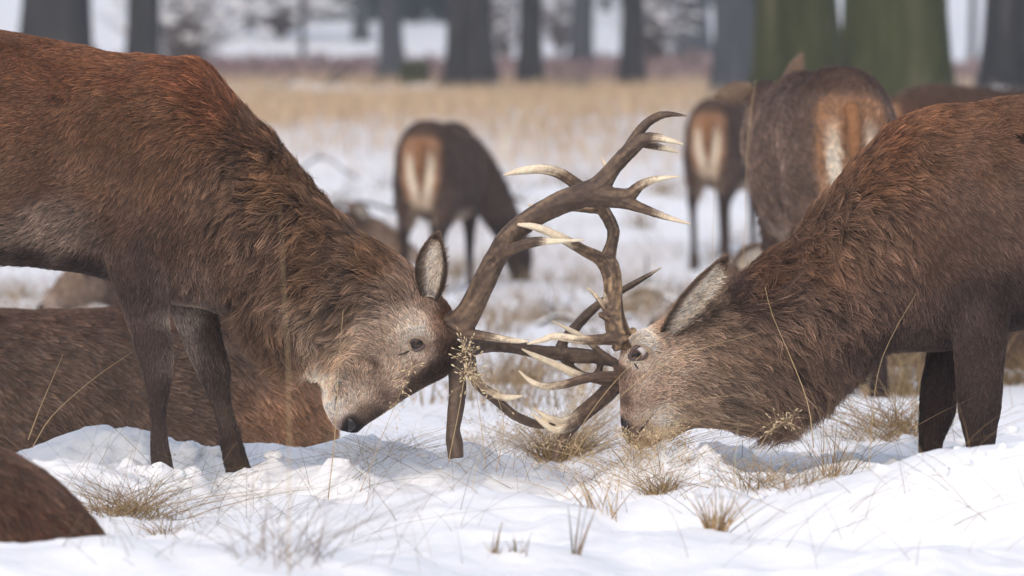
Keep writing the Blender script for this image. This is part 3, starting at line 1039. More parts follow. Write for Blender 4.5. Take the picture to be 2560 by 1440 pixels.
LA_far = [(0.0, [(1110, 890, .0, 24), (1145, 880, .03, 32), (1192, 864, .08, 25), (1240, 862, .12, 20), (1297, 870, .14, 19), (1350, 880, .15, 19), (1405, 884, .16, 20), (1450, 890, .16, 22), (1490, 893, .16, 19), (1520, 905, .16, 12), (1535, 915, .16, 6)]),
          (0.02, [(1398, 884, .16, 17), (1410, 850, .17, 15), (1441, 815, .18, 15), (1480, 775, .18, 13), (1520, 745, .18, 11), (1557, 725, .18, 10), (1600, 700, .18, 8), (1654, 668, .18, 3)]),
          (0.0, [(1408, 888, .16, 16), (1425, 917, .17, 13), (1455, 938, .17, 12), (1488, 940, .17, 12), (1501, 915, .17, 10), (1495, 895, .16, 10)]),
          (0.0, [(1150, 868, .02, 28), (1174, 895, .03, 18), (1180, 928, .03, 16), (1200, 965, .05, 15), (1235, 995, .07, 14), (1282, 1036, .08, 14), (1330, 1058, .09, 13), (1370, 1064, .10, 9), (1400, 1062, .10, 4)]),
          (0.05, [(1170, 915, .015, 14), (1198, 962, .0, 14), (1240, 988, -.01, 12), (1275, 994, -.01, 9), (1308, 990, -.01, 3)]),
          (0.0, [(1128, 880, .01, 24), (1141, 935, .015, 24), (1143, 985, .015, 24), (1138, 1035, .01, 22), (1133, 1075, .005, 20), (1136, 1105, .005, 24), (1140, 1145, .005, 22)])]
stag_l, ST_L = build_stag(
    'red_deer_stag', 'stag on the left, red-brown back and pale face, its antler arching highest', L_secs,
    [L_near, L_far, hind_leg(-700, 1, -.13), hind_leg(-620, 1, .13)], [L_shoulder, L_brow], L_col, L_len, L_dir, L_den, 190000,
    (1042, 856, .0215, (.25, .1), False, (.85, -.53), 1.45),
    [('nostril', [(868, 1044), (880, 1062), (872, 1082)], .008), ('scar_crease', [(140, 242, .014), (160, 248, .010), (880, 912, .004)]), ('nose', [(878, 1060, .024), (870, 1078, .02), (892, 1068, .016)]), ('mouth', [(849, 955), (847, 972), (842, 990), (838, 1012), (838, 1045)], .0018), ('crease', [(1030, 872), (1012, 882), (994, 887)], .0024)],
    [(LA_near, dict(burr=((1146, 812, -.045), (1172, 782, -.06), .036))), (LA_far, dict(burr=((1140, 884, .02), (1180, 868, .06), .032), dark=(74, 60, 51), tan=(116, 97, 78)))],
    [dict(base=P(1072, 748, -.085), tip=P(1091, 584, -.15), width=.092, face=(-.45, -1, -.10), out_col=(104, 84, 68), in_col=(206, 190, 168), seed=41, n_fur=5200, cup=.30),
     dict(base=P(1060, 760, .10), tip=P(965, 700, .27), width=.105, face=(.2, .9, -.5), out_col=(104, 84, 68), in_col=(178, 160, 138), seed=42, n_fur=1200)],
    3, dents=[(240, 610, .05, .018), (1020, 915, .035, .016), (852, 968, .016, .010), (975, 895, .025, .010), (1060, 815, .030, -.014), (1010, 835, .022, -.006), (935, 935, .05, .010), (890, 900, .055, -.012), (1085, 900, .03, .010), (905, 1010, .03, -.008), (862, 1010, .016, .007), (900, 1050, .014, -.007), (1042, 858, .020, .012), (330, 985, .02, .0), (365, 960, .03, -.0)])

# ---- the stag that looks to the picture's left, greyer brown
R_secs = [((3330, 450), (3330, 640), .05), ((3305, 370), (3310, 740), .14), ((3230, 300), (3250, 820), .20), ((3090, 255), (3110, 860), .235), ((2880, 232), (2880, 845), .25),
          ((2680, 228), (2680, 822), .265), ((2560, 243), (2560, 820), .265), ((2430, 262), (2450, 850), .255), ((2310, 274), (2370, 872), .245), ((2225, 318), (2290, 878), .23), ((2155, 390), (2220, 884), .21),
          ((2080, 482), (2150, 925), .19), ((2000, 592), (2070, 992), .175), ((1920, 654), (1990, 1048), .16), ((1840, 704), (1930, 1070), .145), ((1750, 755), (1850, 1066), .13), ((1660, 800), (1785, 1060), .12),
          ((1600, 838), (1735, 1062), .112), ((1560, 872), (1705, 1072), .103), ((1550, 935), (1685, 1084), .09), ((1550, 995), (1668, 1096), .077), ((1550, 1045), (1650, 1108), .064), ((1554, 1085), (1632, 1122), .053), ((1570, 1115), (1606, 1130), .034)]
R_near = [((2350, 560), (2570, 560), .06, -.11), ((2352, 680), (2562, 690), .075, -.13), ((2370, 800), (2528, 810), .066, -.135), ((2384, 880), (2517, 880), .055, -.135), ((2392, 960), (2508, 960), .048, -.135), ((2400, 1020), (2502, 1020), .044, -.135),
          ((2410, 1075), (2492, 1075), .038, -.135), ((2416, 1130), (2488, 1130), .034, -.135), ((2416, 1210), (2488, 1210), .034, -.135)]
R_far = [((2300, 680), (2460, 680), .06, .12), ((2318, 800), (2430, 800), .055, .13), ((2318, 880), (2410, 880), .05, .13), ((2304, 965), (2396, 970), .045, .13), ((2300, 1035), (2382, 1045), .038, .13), ((2302, 1100), (2356, 1108), .03, .13), ((2302, 1190), (2356, 1190), .03, .13)]
R_shoulder = [((2280, 380), (2440, 360), .03, -.14), ((2290, 520), (2520, 510), .06, -.165), ((2310, 650), (2545, 650), .06, -.165), ((2345, 760), (2530, 760), .04, -.15)]
R_brow = [((1575, 850), (1590, 900), .015, -.085), ((1600, 835), (1615, 880), .025, -.09), ((1650, 850), (1650, 890), .02, -.09)]
R_col = [(1580, 860, 196, 176, 154), (1618, 868, 196, 176, 154), (1590, 905, 186, 164, 140), (1640, 905, 166, 144, 122), (1700, 900, 150, 126, 102), (1610, 960, 152, 130, 110), (1710, 1010, 150, 128, 106), (1680, 1040, 186, 164, 142), (1570, 1030, 130, 108, 92), (1660, 960, 150, 128, 108), (3300, 500, 150, 115, 85), (3000, 350, 104, 70, 52), (2900, 600, 96, 72, 58), (2900, 800, 56, 44, 40), (3150, 1000, 70, 54, 48),
         (2560, 290, 106, 70, 52), (2420, 285, 112, 72, 54), (2310, 292, 118, 74, 54), (2220, 360, 106, 64, 46), (2150, 440, 104, 68, 50), (2300, 400, 106, 72, 54), (2450, 400, 104, 72, 56), (2550, 480, 100, 74, 60), (2400, 500, 100, 74, 60), (2500, 600, 98, 74, 62), (2300, 560, 98, 70, 56), (2350, 650, 90, 66, 54), (2540, 740, 62, 48, 44),
         (2400, 760, 74, 58, 52), (2450, 900, 70, 54, 50), (2450, 1060, 62, 48, 44), (2350, 950, 58, 44, 40), (2340, 1060, 56, 42, 38), (2270, 840, 76, 60, 52), (2250, 740, 84, 64, 54),
         (2100, 560, 102, 74, 56), (2200, 600, 98, 72, 56), (2000, 660, 98, 68, 52), (1900, 710, 90, 60, 46), (1850, 760, 74, 54, 44), (1980, 760, 92, 70, 56), (2000, 900, 88, 68, 56), (2100, 800, 90, 68, 56), (1900, 860, 98, 76, 60), (1900, 1000, 90, 70, 58), (2150, 890, 74, 58, 50), (2050, 980, 80, 62, 52),
         (1940, 1055, 100, 80, 66), (1860, 1060, 110, 90, 72), (1800, 1000, 110, 90, 72), (1790, 900, 112, 90, 70), (1760, 820, 112, 90, 70), (1740, 960, 132, 110, 90), (1750, 1040, 140, 118, 98), (1680, 930, 144, 122, 102), (1640, 980, 138, 116, 98), (1598, 850, 200, 180, 158), (1625, 895, 164, 142, 122), (1575, 900, 168, 146, 126), (1660, 860, 146, 122, 102),
         (1650, 812, 136, 108, 84), (1700, 800, 126, 102, 82), (1560, 870, 120, 80, 56), (1552, 940, 84, 60, 48), (1570, 950, 128, 106, 90), (1558, 1010, 112, 90, 76), (1600, 1000, 140, 118, 100), (1590, 1045, 176, 152, 132), (1650, 1050, 204, 184, 166), (1622, 1085, 150, 126, 112), (1558, 1072, 58, 50, 52), (1572, 1095, 96, 80, 74), (1690, 1075, 148, 124, 102), (1600, 1110, 140, 118, 104)]
R_len = [(3000, 300, 22), (2560, 290, 20), (2310, 290, 30), (2220, 350, 40), (2450, 450, 21), (2400, 650, 19), (2400, 780, 16), (2450, 900, 10), (2450, 1060, 10), (2340, 1000, 10), (2260, 850, 22), (2150, 460, 46), (2100, 600, 64), (2200, 700, 38), (2000, 650, 68), (1900, 700, 66), (1980, 850, 70), (2100, 880, 66), (1950, 1020, 76), (2050, 980, 70), (1860, 900, 42), (1850, 1040, 68), (1800, 800, 40),
         (1760, 950, 24), (1740, 1040, 32), (1680, 930, 14), (1600, 880, 8), (1600, 1000, 9), (1570, 1060, 5), (1640, 1050, 9), (1560, 930, 14), (1650, 820, 14), (1700, 800, 22), (1560, 860, 20)]
R_dir = [(3000, 300, 1, .35), (2560, 290, 1, .2), (2310, 290, .95, .1), (2220, 350, .7, -.3), (2500, 450, 1, .45), (2400, 600, .7, .8), (2400, 780, .2, 1), (2450, 950, 0, 1), (2340, 1000, 0, 1), (2260, 850, .1, 1), (2150, 450, .75, .1), (2100, 600, .8, .6), (2200, 650, .7, .75), (2000, 640, .85, .1), (1900, 690, .85, -.05), (1980, 850, .7, .75), (2100, 880, .5, .9), (1950, 1020, .55, .85), (2050, 980, .4, .95),
         (1860, 850, .85, .4), (1850, 1030, .85, .4), (1800, 780, .85, -.1), (1760, 950, .9, .25), (1740, 1040, .85, .45), (1680, 930, .85, -.2), (1600, 870, .6, -.7), (1600, 1000, .75, -.5), (1570, 1060, .3, -.9), (1640, 1050, .8, -.3), (1555, 930, .1, -1), (1650, 815, .8, -.5)]
R_den = [(3400, 500, .15), (3000, 400, .15), (2750, 400, .3), (3100, 900, .2), (2560, 400, 1), (2300, 500, 1), (2450, 950, 1.3), (2100, 700, 1), (1950, 900, 1), (1750, 950, 1.3), (1640, 930, 1.8), (1600, 1060, 1.8)]
RA_near = [(0.13, [(1590, 862, -.03, 24), (1566, 850, -.035, 30), (1547, 832, -.04, 33), (1536, 795, -.04, 30), (1532, 750, -.04, 27), (1532, 710, -.04, 26), (1526, 672, -.04, 27), (1520, 645, -.03, 22), (1529, 610, -.02, 17), (1533, 575, -.01, 18), (1520, 545, .01, 18), (1500, 515, .02, 18), (1465, 478, .02, 17), (1435, 456, .02, 17), (1400, 434, .02, 16), (1360, 423, .01, 15), (1310, 426, 0, 12), (1257, 438, 0, 3)]),
           (0.13, [(1526, 690, -.04, 22), (1503, 650, -.05, 19), (1460, 626, -.09, 16), (1413, 600, -.13, 14), (1363, 576, -.15, 12), (1325, 565, -.158, 10), (1293, 561, -.16, 4)]),
           (0.13, [(1556, 846, -.04, 26), (1528, 847, -.05, 18), (1480, 850, -.06, 14), (1441, 848, -.07, 13), (1387, 841, -.08, 11), (1354, 851, -.09, 8), (1316, 860, -.095, 3)]),
           (0.05, [(1528, 800, -.035, 16), (1510, 768, -.045, 9), (1487, 737, -.05, 7), (1465, 716, -.05, 3)]),
           (0.0, [(1535, 800, -.04, 20), (1515, 790, -.06, 14), (1498, 786, -.07, 8)]),
           (0.06, [(1510, 525, .02, 13), (1430, 520, .04, 10), (1370, 515, .05, 8), (1316, 513, .05, 3)]),
           (0.06, [(1505, 520, .02, 12), (1518, 450, .03, 9), (1513, 415, .035, 7), (1502, 392, .04, 3)])]
RA_far = [(0.0, [(1590, 925, .03, 22), (1568, 932, .04, 28), (1545, 952, .06, 28), (1515, 985, .08, 25), (1480, 1015, .09, 24), (1445, 1045, .09, 23), (1417, 1080, .09, 19), (1398, 1115, .09, 14), (1386, 1150, .09, 9)]),
          (0.11, [(1465, 1030, .09, 18), (1415, 1052, .07, 13), (1375, 1046, .05, 10), (1331, 1019, .05, 3)]),
          (0.11, [(1445, 1050, .08, 16), (1395, 1076, .06, 11), (1355, 1056, .05, 8), (1326, 1030, .045, 3)]),
          (0.09, [(1562, 935, .02, 22), (1535, 942, .01, 17), (1500, 941, 0, 14), (1450, 950, -.01, 13), (1405, 962, -.02, 12), (1360, 966, -.02, 11), (1325, 952, -.02, 8), (1296, 926, -.02, 3)]),
          (0.18, [(1530, 955, .05, 14), (1480, 946, .05, 12), (1441, 936, .05, 12), (1390, 912, .05, 11), (1345, 893, .04, 9), (1303, 872, .03, 3)]),
          (0.11, [(1560, 922, .05, 13), (1500, 880, .08, 10), (1460, 845, .08, 9), (1420, 822, .08, 7), (1379, 801, .08, 2)])]
stag_r, ST_R = build_stag(
    'red_deer_stag', 'stag on the right, shaggy grey-brown neck, white of the eye showing, muzzle in the grass', R_secs,
    [R_near, R_far, hind_leg(3290, -1, -.13), hind_leg(3210, -1, .13)], [R_shoulder, R_brow], R_col, R_len, R_dir, R_den, 175000,
    (1600, 878, .0205, (-.5, -.42), True, (.75, -.62), 1.4),
    [('nostril', [(1560, 1048), (1566, 1064), (1562, 1082)], .009), ('scar_crease', [(2545, 342, .016), (2560, 350, .014)]), ('nose', [(1556, 1062, .018), (1556, 1078, .016)]), ('mouth', [(1640, 1030), (1620, 1052), (1600, 1078), (1586, 1100)], .0017), ('crease', [(1585, 906), (1591, 915), (1597, 922)], .0022)],  # dark patch on the back is a coat crease, its shade put into the colour
    [(RA_near, dict(burr=((1562, 848, -.036), (1545, 826, -.04), .033), dark=(76, 61, 50), tan=(150, 124, 94), streak=.8)), (RA_far, dict(burr=((1560, 938, .045), (1538, 958, .065), .030), dark=(80, 64, 54), tan=(130, 106, 84)))],
    [dict(base=P(1668, 838, -.10), tip=P(1817, 640, -.20), width=.090, face=(.35, -1, -.30), out_col=(112, 90, 72), in_col=(206, 190, 168), seed=51, n_fur=5600, cup=.28, curl=-.0),
     dict(base=P(1680, 850, .11), tip=P(1790, 800, .30), width=.11, face=(-.2, .9, -.5), out_col=(112, 90, 72), in_col=(182, 162, 140), seed=52, n_fur=1200)],
    13, dents=[(1615, 935, .035, .014), (1650, 985, .045, .010), (2545, 790, .05, .015), (1645, 1032, .018, .008), (1610, 845, .030, -.014), (1720, 960, .055, -.012), (1580, 1000, .03, -.006), (1575, 1045, .02, -.007), (1600, 878, .020, .012), (1600, 1075, .012, .006)])
# ------------------------------------------------------------------ the hinds
def side(top, bot, w):
    return (np.array([top[0], 0, top[1]]), np.array([bot[0], 0, bot[1]]), w)


def leg_secs(rows, y):
    """rows: (x back, z, x front, z, half width)"""
    return [(np.array([r[2], y * r[5] if len(r) > 5 else y, r[3]]), np.array([r[0], y * r[5] if len(r) > 5 else y, r[1]]), r[4]) for r in rows]


H_TORSO = [side((-.66, .86), (-.66, .74), .05), side((-.635, .94), (-.65, .60), .115), side((-.56, 1.0), (-.60, .53), .155), side((-.42, 1.035), (-.45, .50), .18), side((-.2, 1.02), (-.2, .47), .205), side((.05, 1.0), (.05, .45), .225),
           side((.25, 1.0), (.25, .455), .205), side((.40, 1.03), (.42, .48), .17)]
H_NECKS = {
    'graze': [side((.52, 1.0), (.52, .54), .13), side((.66, .90), (.60, .56), .095), side((.80, .72), (.70, .47), .075), side((.90, .52), (.79, .36), .065), side((.97, .38), (.84, .30), .062), side((1.0, .26), (.86, .22), .058), side((1.0, .16), (.89, .15), .045), side((.99, .07), (.915, .08), .033), side((.97, .03), (.93, .045), .02)],
    'level': [side((.54, 1.02), (.52, .56), .13), side((.70, 1.0), (.66, .68), .095), side((.86, .99), (.84, .76), .075), side((1.0, 1.0), (.97, .80), .066), side((1.08, 1.0), (1.02, .80), .065), side((1.16, .95), (1.08, .77), .058), side((1.24, .87), (1.15, .75), .046), side((1.31, .80), (1.25, .72), .034), side((1.335, .76), (1.305, .715), .02)],
}
H_HIND = [(-.62, .86, -.30, .90, .07, .75), (-.62, .72, -.27, .72, .085, .95), (-.60, .58, -.32, .56, .07), (-.60, .48, -.44, .43, .045), (-.64, .41, -.55, .375, .032), (-.61, .33, -.555, .315, .024), (-.585, .20, -.535, .20, .021), (-.575, .10, -.52, .10, .022), (-.575, .05, -.495, .05, .03), (-.57, -.06, -.49, -.06, .03)]
H_FORE = [(.30, .78, .50, .78, .05, .9), (.32, .60, .49, .60, .055), (.37, .48, .475, .48, .042), (.395, .36, .46, .36, .03), (.405, .28, .452, .28, .026), (.41, .18, .45, .18, .02), (.41, .10, .455, .10, .022), (.41, .05, .475, .05, .028), (.41, -.06, .48, -.06, .028)]
LIE_TORSO = [side((-.74, .17), (-.74, .07), .04), side((-.71, .26), (-.72, .0), .11), side((-.64, .35), (-.66, -.05), .175), side((-.52, .43), (-.54, -.07), .225), side((-.36, .475), (-.36, -.08), .255), side((-.1, .46), (-.1, -.08), .26), side((.15, .46), (.15, -.06), .235), side((.34, .49), (.36, -.04), .19)]
LIE_NECKS = {
    'lie_up': [side((.46, .50), (.50, .02), .13), side((.56, .60), (.60, .20), .09), side((.62, .72), (.68, .42), .068), side((.66, .84), (.73, .58), .062), side((.72, .87), (.77, .66), .062), side((.80, .83), (.83, .655), .055), side((.88, .77), (.88, .655), .044), side((.95, .715), (.94, .64), .034), side((.98, .69), (.97, .65), .02)],
    'lie_low': [side((.46, .47), (.48, .02), .13), side((.60, .45), (.58, .10), .09), side((.74, .42), (.70, .16), .07), side((.84, .40), (.82, .19), .064), side((.92, .38), (.88, .19), .062), side((1.0, .33), (.96, .17), .055), side((1.08, .26), (1.04, .15), .044), side((1.15, .20), (1.12, .12), .034), side((1.18, .17), (1.16, .12), .02)],
}
HEADS = {  # ear base, ear tip, eye, nose tip (right side values mirrored)
    'graze': ((.95, .055, .50), (1.03, .20, .56), (.965, .058, .30), (.965, .06)), 'level': ((1.02, .055, .975), (.93, .20, 1.06), (1.11, .058, .90), (1.31, .745)),
    'lie_up': ((.70, .05, .86), (.63, .19, .95), (.80, .055, .78), (.96, .68)), 'lie_low': ((.86, .055, .38), (.76, .19, .46), (.95, .055, .31), (1.165, .15)),
}


def hind_colours(pose, base=(98, 78, 66), redness=0.0):
    lying = pose.startswith('lie')

    def f(p, nr=None):
        x, y, z = p[:, 0], p[:, 1], p[:, 2]
        top = 0.46 if lying else 1.0
        c = np.broadcast_to(lin(base), p.shape).copy()
        back = smooth01((z - (top - .12)) / .12)[:, None]
        c = c * (1 - back) + lin((82 + 24 * redness, 62, 50)) * back
        if not lying:
            bel = smooth01((.56 - z) / .08) * smooth01((.35 - np.abs(x)) / .15)
            c = c * (1 - bel[:, None]) + lin((170, 150, 130)) * bel[:, None]
            leg = smooth01((.52 - z) / .12) * smooth01((np.abs(x) - .28) / .08)
            c = c * (1 - leg[:, None]) + lin((62, 50, 46)) * leg[:, None]
            zz, xr = z, smooth01((-.585 - x) / .04)
            w_in = 0.095 - 0.045 * smooth01((.74 - zz) / .25)
            org = xr * smooth01((zz - .52) / .08) * smooth01((.97 - zz) / .05) * smooth01((w_in + .035 - np.abs(y)) / .03)
            c = c * (1 - org[:, None]) + lin((152, 112, 82)) * org[:, None]
            ay = np.abs(y)
            mid = .020 + .046 * smooth01((zz - .48) / .36)
            wht = xr * smooth01((zz - .40) / .10) * smooth01((.92 - zz - .5 * ay) / .10) * smooth01((.030 - np.abs(ay - mid)) / .018)
            c = c * (1 - wht[:, None]) + lin((220, 202, 176)) * wht[:, None]
            dk = xr * smooth01((mid * .62 - ay) / .014) * smooth01((.80 - zz) / .1)
            c = c * (1 - .6 * dk[:, None]) + lin((120, 92, 72)) * .6 * dk[:, None]
            inner = smooth01((.66 - zz) / .1) * smooth01((zz - .36) / .1) * smooth01((-.40 - x) / .05) * smooth01((.085 - np.abs(y)) / .03)
            c = c * (1 - .7 * inner[:, None]) + lin((196, 172, 146)) * .7 * inner[:, None]
        else:
            org = smooth01((-.38 - x) / .14) * smooth01((.36 - z) / .2)
            c = c * (1 - org[:, None]) + lin((156, 112, 80)) * org[:, None]
            low = smooth01((.16 - z) / .12)[:, None]
            c = c * (1 - .45 * low) + lin((120, 94, 74)) * .45 * low
        c *= (1 + .22 * fbm(p, .14, 3, 401))[:, None]
        eb, et, ey, ns = HEADS[pose]
        hd = smooth01((.26 - np.linalg.norm(p - np.array([0.5 * (ey[0] + ns[0]), 0, 0.5 * (ey[2] + ns[1])]), axis=1)) / .1)[:, None]
        c = c * (1 - hd) + lin((134, 112, 94)) * hd
        mz = smooth01((.12 - np.linalg.norm(p - np.array([ns[0], 0, ns[1]]), axis=1)) / .06)[:, None]
        c = c * (1 - mz) + lin((170, 150, 134)) * mz
        nz = smooth01((.038 - np.linalg.norm(p - np.array([ns[0] + .01, 0, ns[1] + .015]), axis=1)) / .015)[:, None]
        c = c * (1 - nz) + lin((40, 36, 38)) * nz
        return c
    return f


def make_hind(name, pose, hairs, rad, base=(98, 78, 66), redness=0.0, seed=1, ears=None, gain=1.35, neck_bend=0.0):
    """one hind in local metres: looks along +x, stands (or lies) on z = 0"""
    mb = MB()
    lying = pose.startswith('lie')
    torso = (LIE_TORSO + LIE_NECKS[pose]) if lying else (H_TORSO + H_NECKS[pose])
    loft(mb, torso, 110, 28, 2.2)
    if lying:
        for s in (-1, 1):
            loft(mb, [(np.array([-.60, s * .14, .20]), np.array([-.60, s * .14, .06]), .03), (np.array([-.45, s * .22, .36]), np.array([-.50, s * .22, -.02]), .06), (np.array([-.28, s * .235, .34]), np.array([-.30, s * .235, -.04]), .065), (np.array([-.12, s * .22, .20]), np.array([-.14, s * .22, -.04]), .05)], 30, 18)
            mb.tube(catmull([[-.16, s * .25, .06], [-.35, s * .31, .04], [-.60, s * .27, .04]], 16), .034, 10)
            mb.tube(catmull([[.30, s * .14, .14], [.52, s * .17, .07], [.60, s * .17, .05]], 12), np.linspace(.06, .04, 12), 10)
            mb.tube(catmull([[.60, s * .17, .05], [.48, s * .19, .03], [.32, s * .18, .03]], 12), .03, 10)
    else:
        for s in (-1, 1):
            loft(mb, leg_secs(H_HIND, s * .105), 50, 18)
            loft(mb, leg_secs(H_FORE, s * .10), 50, 18)
    me = remesh(mb, 0.011, 5, 'body')
    V, NR, T = mesh_arrays(me)
    bend = (lambda q: np.asarray(q, float) + np.array([0, -1.0, 0]) * (.70 * np.maximum(0, np.asarray(q, float)[..., :1] - .5))) if pose == 'graze' else ((lambda q: np.asarray(q, float) + np.array([0, 1.0, 0]) * (neck_bend * np.maximum(0, np.asarray(q, float)[..., :1] - .5))) if neck_bend else (lambda q: np.asarray(q, float)))
    V = bend(V)
    me.vertices.foreach_set('co', V.astype(np.float32).ravel())
    me.update()
    V, NR, T = mesh_arrays(me)
    colf = hind_colours(pose, base, redness)
    set_col(me, np.clip(colf(V) * .85, .003, .7))
    root = empty(name)
    body = link('body', me, M_SKIN, root)
    r = np.random.default_rng(seed)

    def dirf(p):
        d = np.zeros_like(p)
        d[:, 0] = -1
        d[:, 2] = -.45
        lg = smooth01((.5 - p[:, 2]) / .1) * (0 if lying else 1)
        d[:, 0] *= 1 - lg
        d[:, 2] -= lg
        return d

    def lenf(p):
        if lying:
            return np.full(len(p), .028)
        return np.where(p[:, 2] < .45, .010, .026)

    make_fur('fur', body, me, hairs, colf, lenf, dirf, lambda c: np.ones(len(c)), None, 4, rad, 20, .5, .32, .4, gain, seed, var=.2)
    eb, et, ey, ns = HEADS[pose]
    bvh = BVHTree.FromPolygons(V.tolist(), T.tolist())
    hx = np.array([ns[0] - eb[0], 0, ns[1] - eb[2]])
    hx /= np.linalg.norm(hx)
    for s in (-1, 1):
        e_b, e_t = np.array(eb) * [1, s, 1], np.array(et) * [1, s, 1]
        e_b, e_t = bend(e_b), bend(e_t)
        if ears:
            e_t = np.array(ears[0 if s < 0 else 1])
        make_ear('ear', root, e_b, e_t, .080, hx * .6 + np.array([0, s * .5, .2]), (112, 92, 76), (205, 188, 168), cup=.25, n_fur=900, seed=seed + s + 3)
        q, n, i, d = bvh.find_nearest(Vector(bend((ey[0], s * ey[1], ey[2]))))
        make_eye(root, np.array(q), np.array(n), .016, np.array(n), None, False, True, 1.25, hx)
    tb = MB()
    if not lying:
        q = catmull([[-.64, 0, .90], [-.70, 0, .86], [-.715, 0, .79], [-.70, 0, .73]], 14)
        tb.tube(q, np.interp(np.linspace(0, 1, 14), [0, .3, .8, 1], [.026, .022, .016, .005]), 12)
    else:
        q = catmull([[-.66, 0, .24], [-.72, 0, .18], [-.73, 0, .10]], 12)
        tb.tube(q, np.interp(np.linspace(0, 1, 12), [0, .3, .8, 1], [.026, .022, .016, .005]), 12)
    tm = tb.mesh('tail')
    set_col(tm, np.broadcast_to(lin((136, 96, 66)), (len(tm.vertices), 3)))
    link('tail', tm, M_SKIN, root)
    return root


def copy_tree(o, parent=None):
    c = o.copy()
    COL.objects.link(c)
    if parent is not None:
        c.parent = parent
    for ch in [k for k in bpy.data.objects if k.parent == o]:
        copy_tree(ch, c)
    return c


def place(o, px, d, yaw, label, group, scale=1.0, dz=0.0, fwd=0.0):
    """stand the thing at distance d where the picture column px is; yaw: 0 looks straight away from the camera, + to the right"""
    y = d - CAM_D
    x = (px - 1280) / FPX * d
    rz = math.pi / 2 - math.radians(yaw)
    x -= fwd * math.cos(rz)
    y -= fwd * math.sin(rz)
    o.location = (x, y, gz(x, y) + dz)
    o.rotation_euler = (0, 0, rz)
    o.scale = (scale,) * 3
    tag(o, label, 'deer', group)
    return o


G_ST, G_LY = 'hinds standing in the snow', 'hinds lying in the snow'
hind_a = make_hind('red_deer_hind', 'graze', 26000, .0016, (88, 70, 60), seed=61)
hind_b = copy_tree(hind_a)
place(hind_a, 1052, 33.5, 9, 'hind grazing with its pale rump towards us, between the two stags', G_ST, 1.0, -.06, -.64)
place(hind_b, 1770, 37.0, 12, 'ginger-rumped hind grazing farthest off, between the antler crown and the tree', G_ST, 1.0, 0, -.64)
hind_c = make_hind('red_deer_hind', 'level', 42000, .0013, (112, 90, 76), seed=63, ears=[(1.00, -.07, 1.09), (1.05, .22, .95)], neck_bend=.08)
place(hind_c, 2126, 19.2, -5, 'big hind with white and orange rump close behind the stag on the right', G_ST, 1.03, .0, -.64)
hind_d = make_hind('red_deer_hind', 'level', 14000, .0018, (84, 58, 46), seed=64)
place(hind_d, 2215, 27.0, 72, 'dark brown hind mostly hidden, its back showing below the mossy tree trunk', G_ST, 1.0, .10, -.64)

lie_g = make_hind('red_deer_hind', 'lie_low', 70000, .0011, (96, 76, 62), .3, seed=65)
place(lie_g, 150, 17.0, -96, 'brown hind lying behind the front legs of the stag on the left', G_LY, 1.06, -.10, 0)
lie_f = make_hind('red_deer_hind', 'lie_low', 16000, .0017, (92, 72, 60), 0, seed=66)
lie_h, lie_e = copy_tree(lie_f), copy_tree(lie_f)
lie_fg = make_hind('red_deer_hind', 'lie_up', 50000, .0012, (88, 58, 46), .3, seed=67)
place(lie_f, 2440, 21.5, -90, 'hind lying low behind the ear of the stag on the right', G_LY, 1.0, -.02, 0)
place(lie_h, 590, 25.0, -140, 'hind lying with its pale muzzle showing under the belly of the stag on the left', G_LY, 1.0, -.02, 0)
place(lie_fg, -530, 12.35, -84, 'blurred rusty-brown calf lying at the bottom left corner', G_LY, .92, -.10, 0)
lie_fg.rotation_euler = (0, math.radians(-17), lie_fg.rotation_euler[2])
place(lie_e, 535, 33.5, 82, 'hind lying far back, one ear showing above the neck of the left stag', G_LY, 1.0, .05, 0)

# ------------------------------------------------------------------ trees
def bark_mat(name, c1, c2, c3):
    m, nt, b = new_mat(name)
    tc = nt.nodes.new('ShaderNodeTexCoord')
    mp = nt.nodes.new('ShaderNodeMapping')
    mp.inputs['Scale'].default_value = (2.8, 2.8, 0.35)
    nt.links.new(tc.outputs['Object'], mp.inputs['Vector'])
    n1 = N(nt, 'ShaderNodeTexNoise', Scale=2.2, Detail=8.0, Roughness=0.65)
    nt.links.new(mp.outputs[0], n1.inputs['Vector'])
    r = ramp(nt, [(0.3, c1), (0.55, c2), (0.75, c3)])
    nt.links.new(n1.outputs['Fac'], r.inputs['Fac'])
    nt.links.new(r.outputs['Color'], b.inputs['Base Color'])
    bp = nt.nodes.new('ShaderNodeBump')
    bp.inputs['Strength'].default_value = 0.8
    bp.inputs['Distance'].default_value = 0.05
    nt.links.new(n1.outputs['Fac'], bp.inputs['Height'])
    nt.links.new(bp.outputs[0], b.inputs['Normal'])
    b.inputs['Roughness'].default_value = 0.95
    b.inputs['Specular IOR Level'].default_value = 0.1
    return m


BARK = {'dark': bark_mat('bark_dark', (.018, .019, .021), (.046, .047, .050), (.095, .09, .088)),
        'blue': bark_mat('bark_haze_blue', (.048, .054, .062), (.072, .080, .090), (.10, .105, .11)),  # bark paled and blued: the haze of distance is put into its colour
        'green': bark_mat('bark_mossy', (.020, .024, .012), (.058, .063, .030), (.12, .112, .07))}


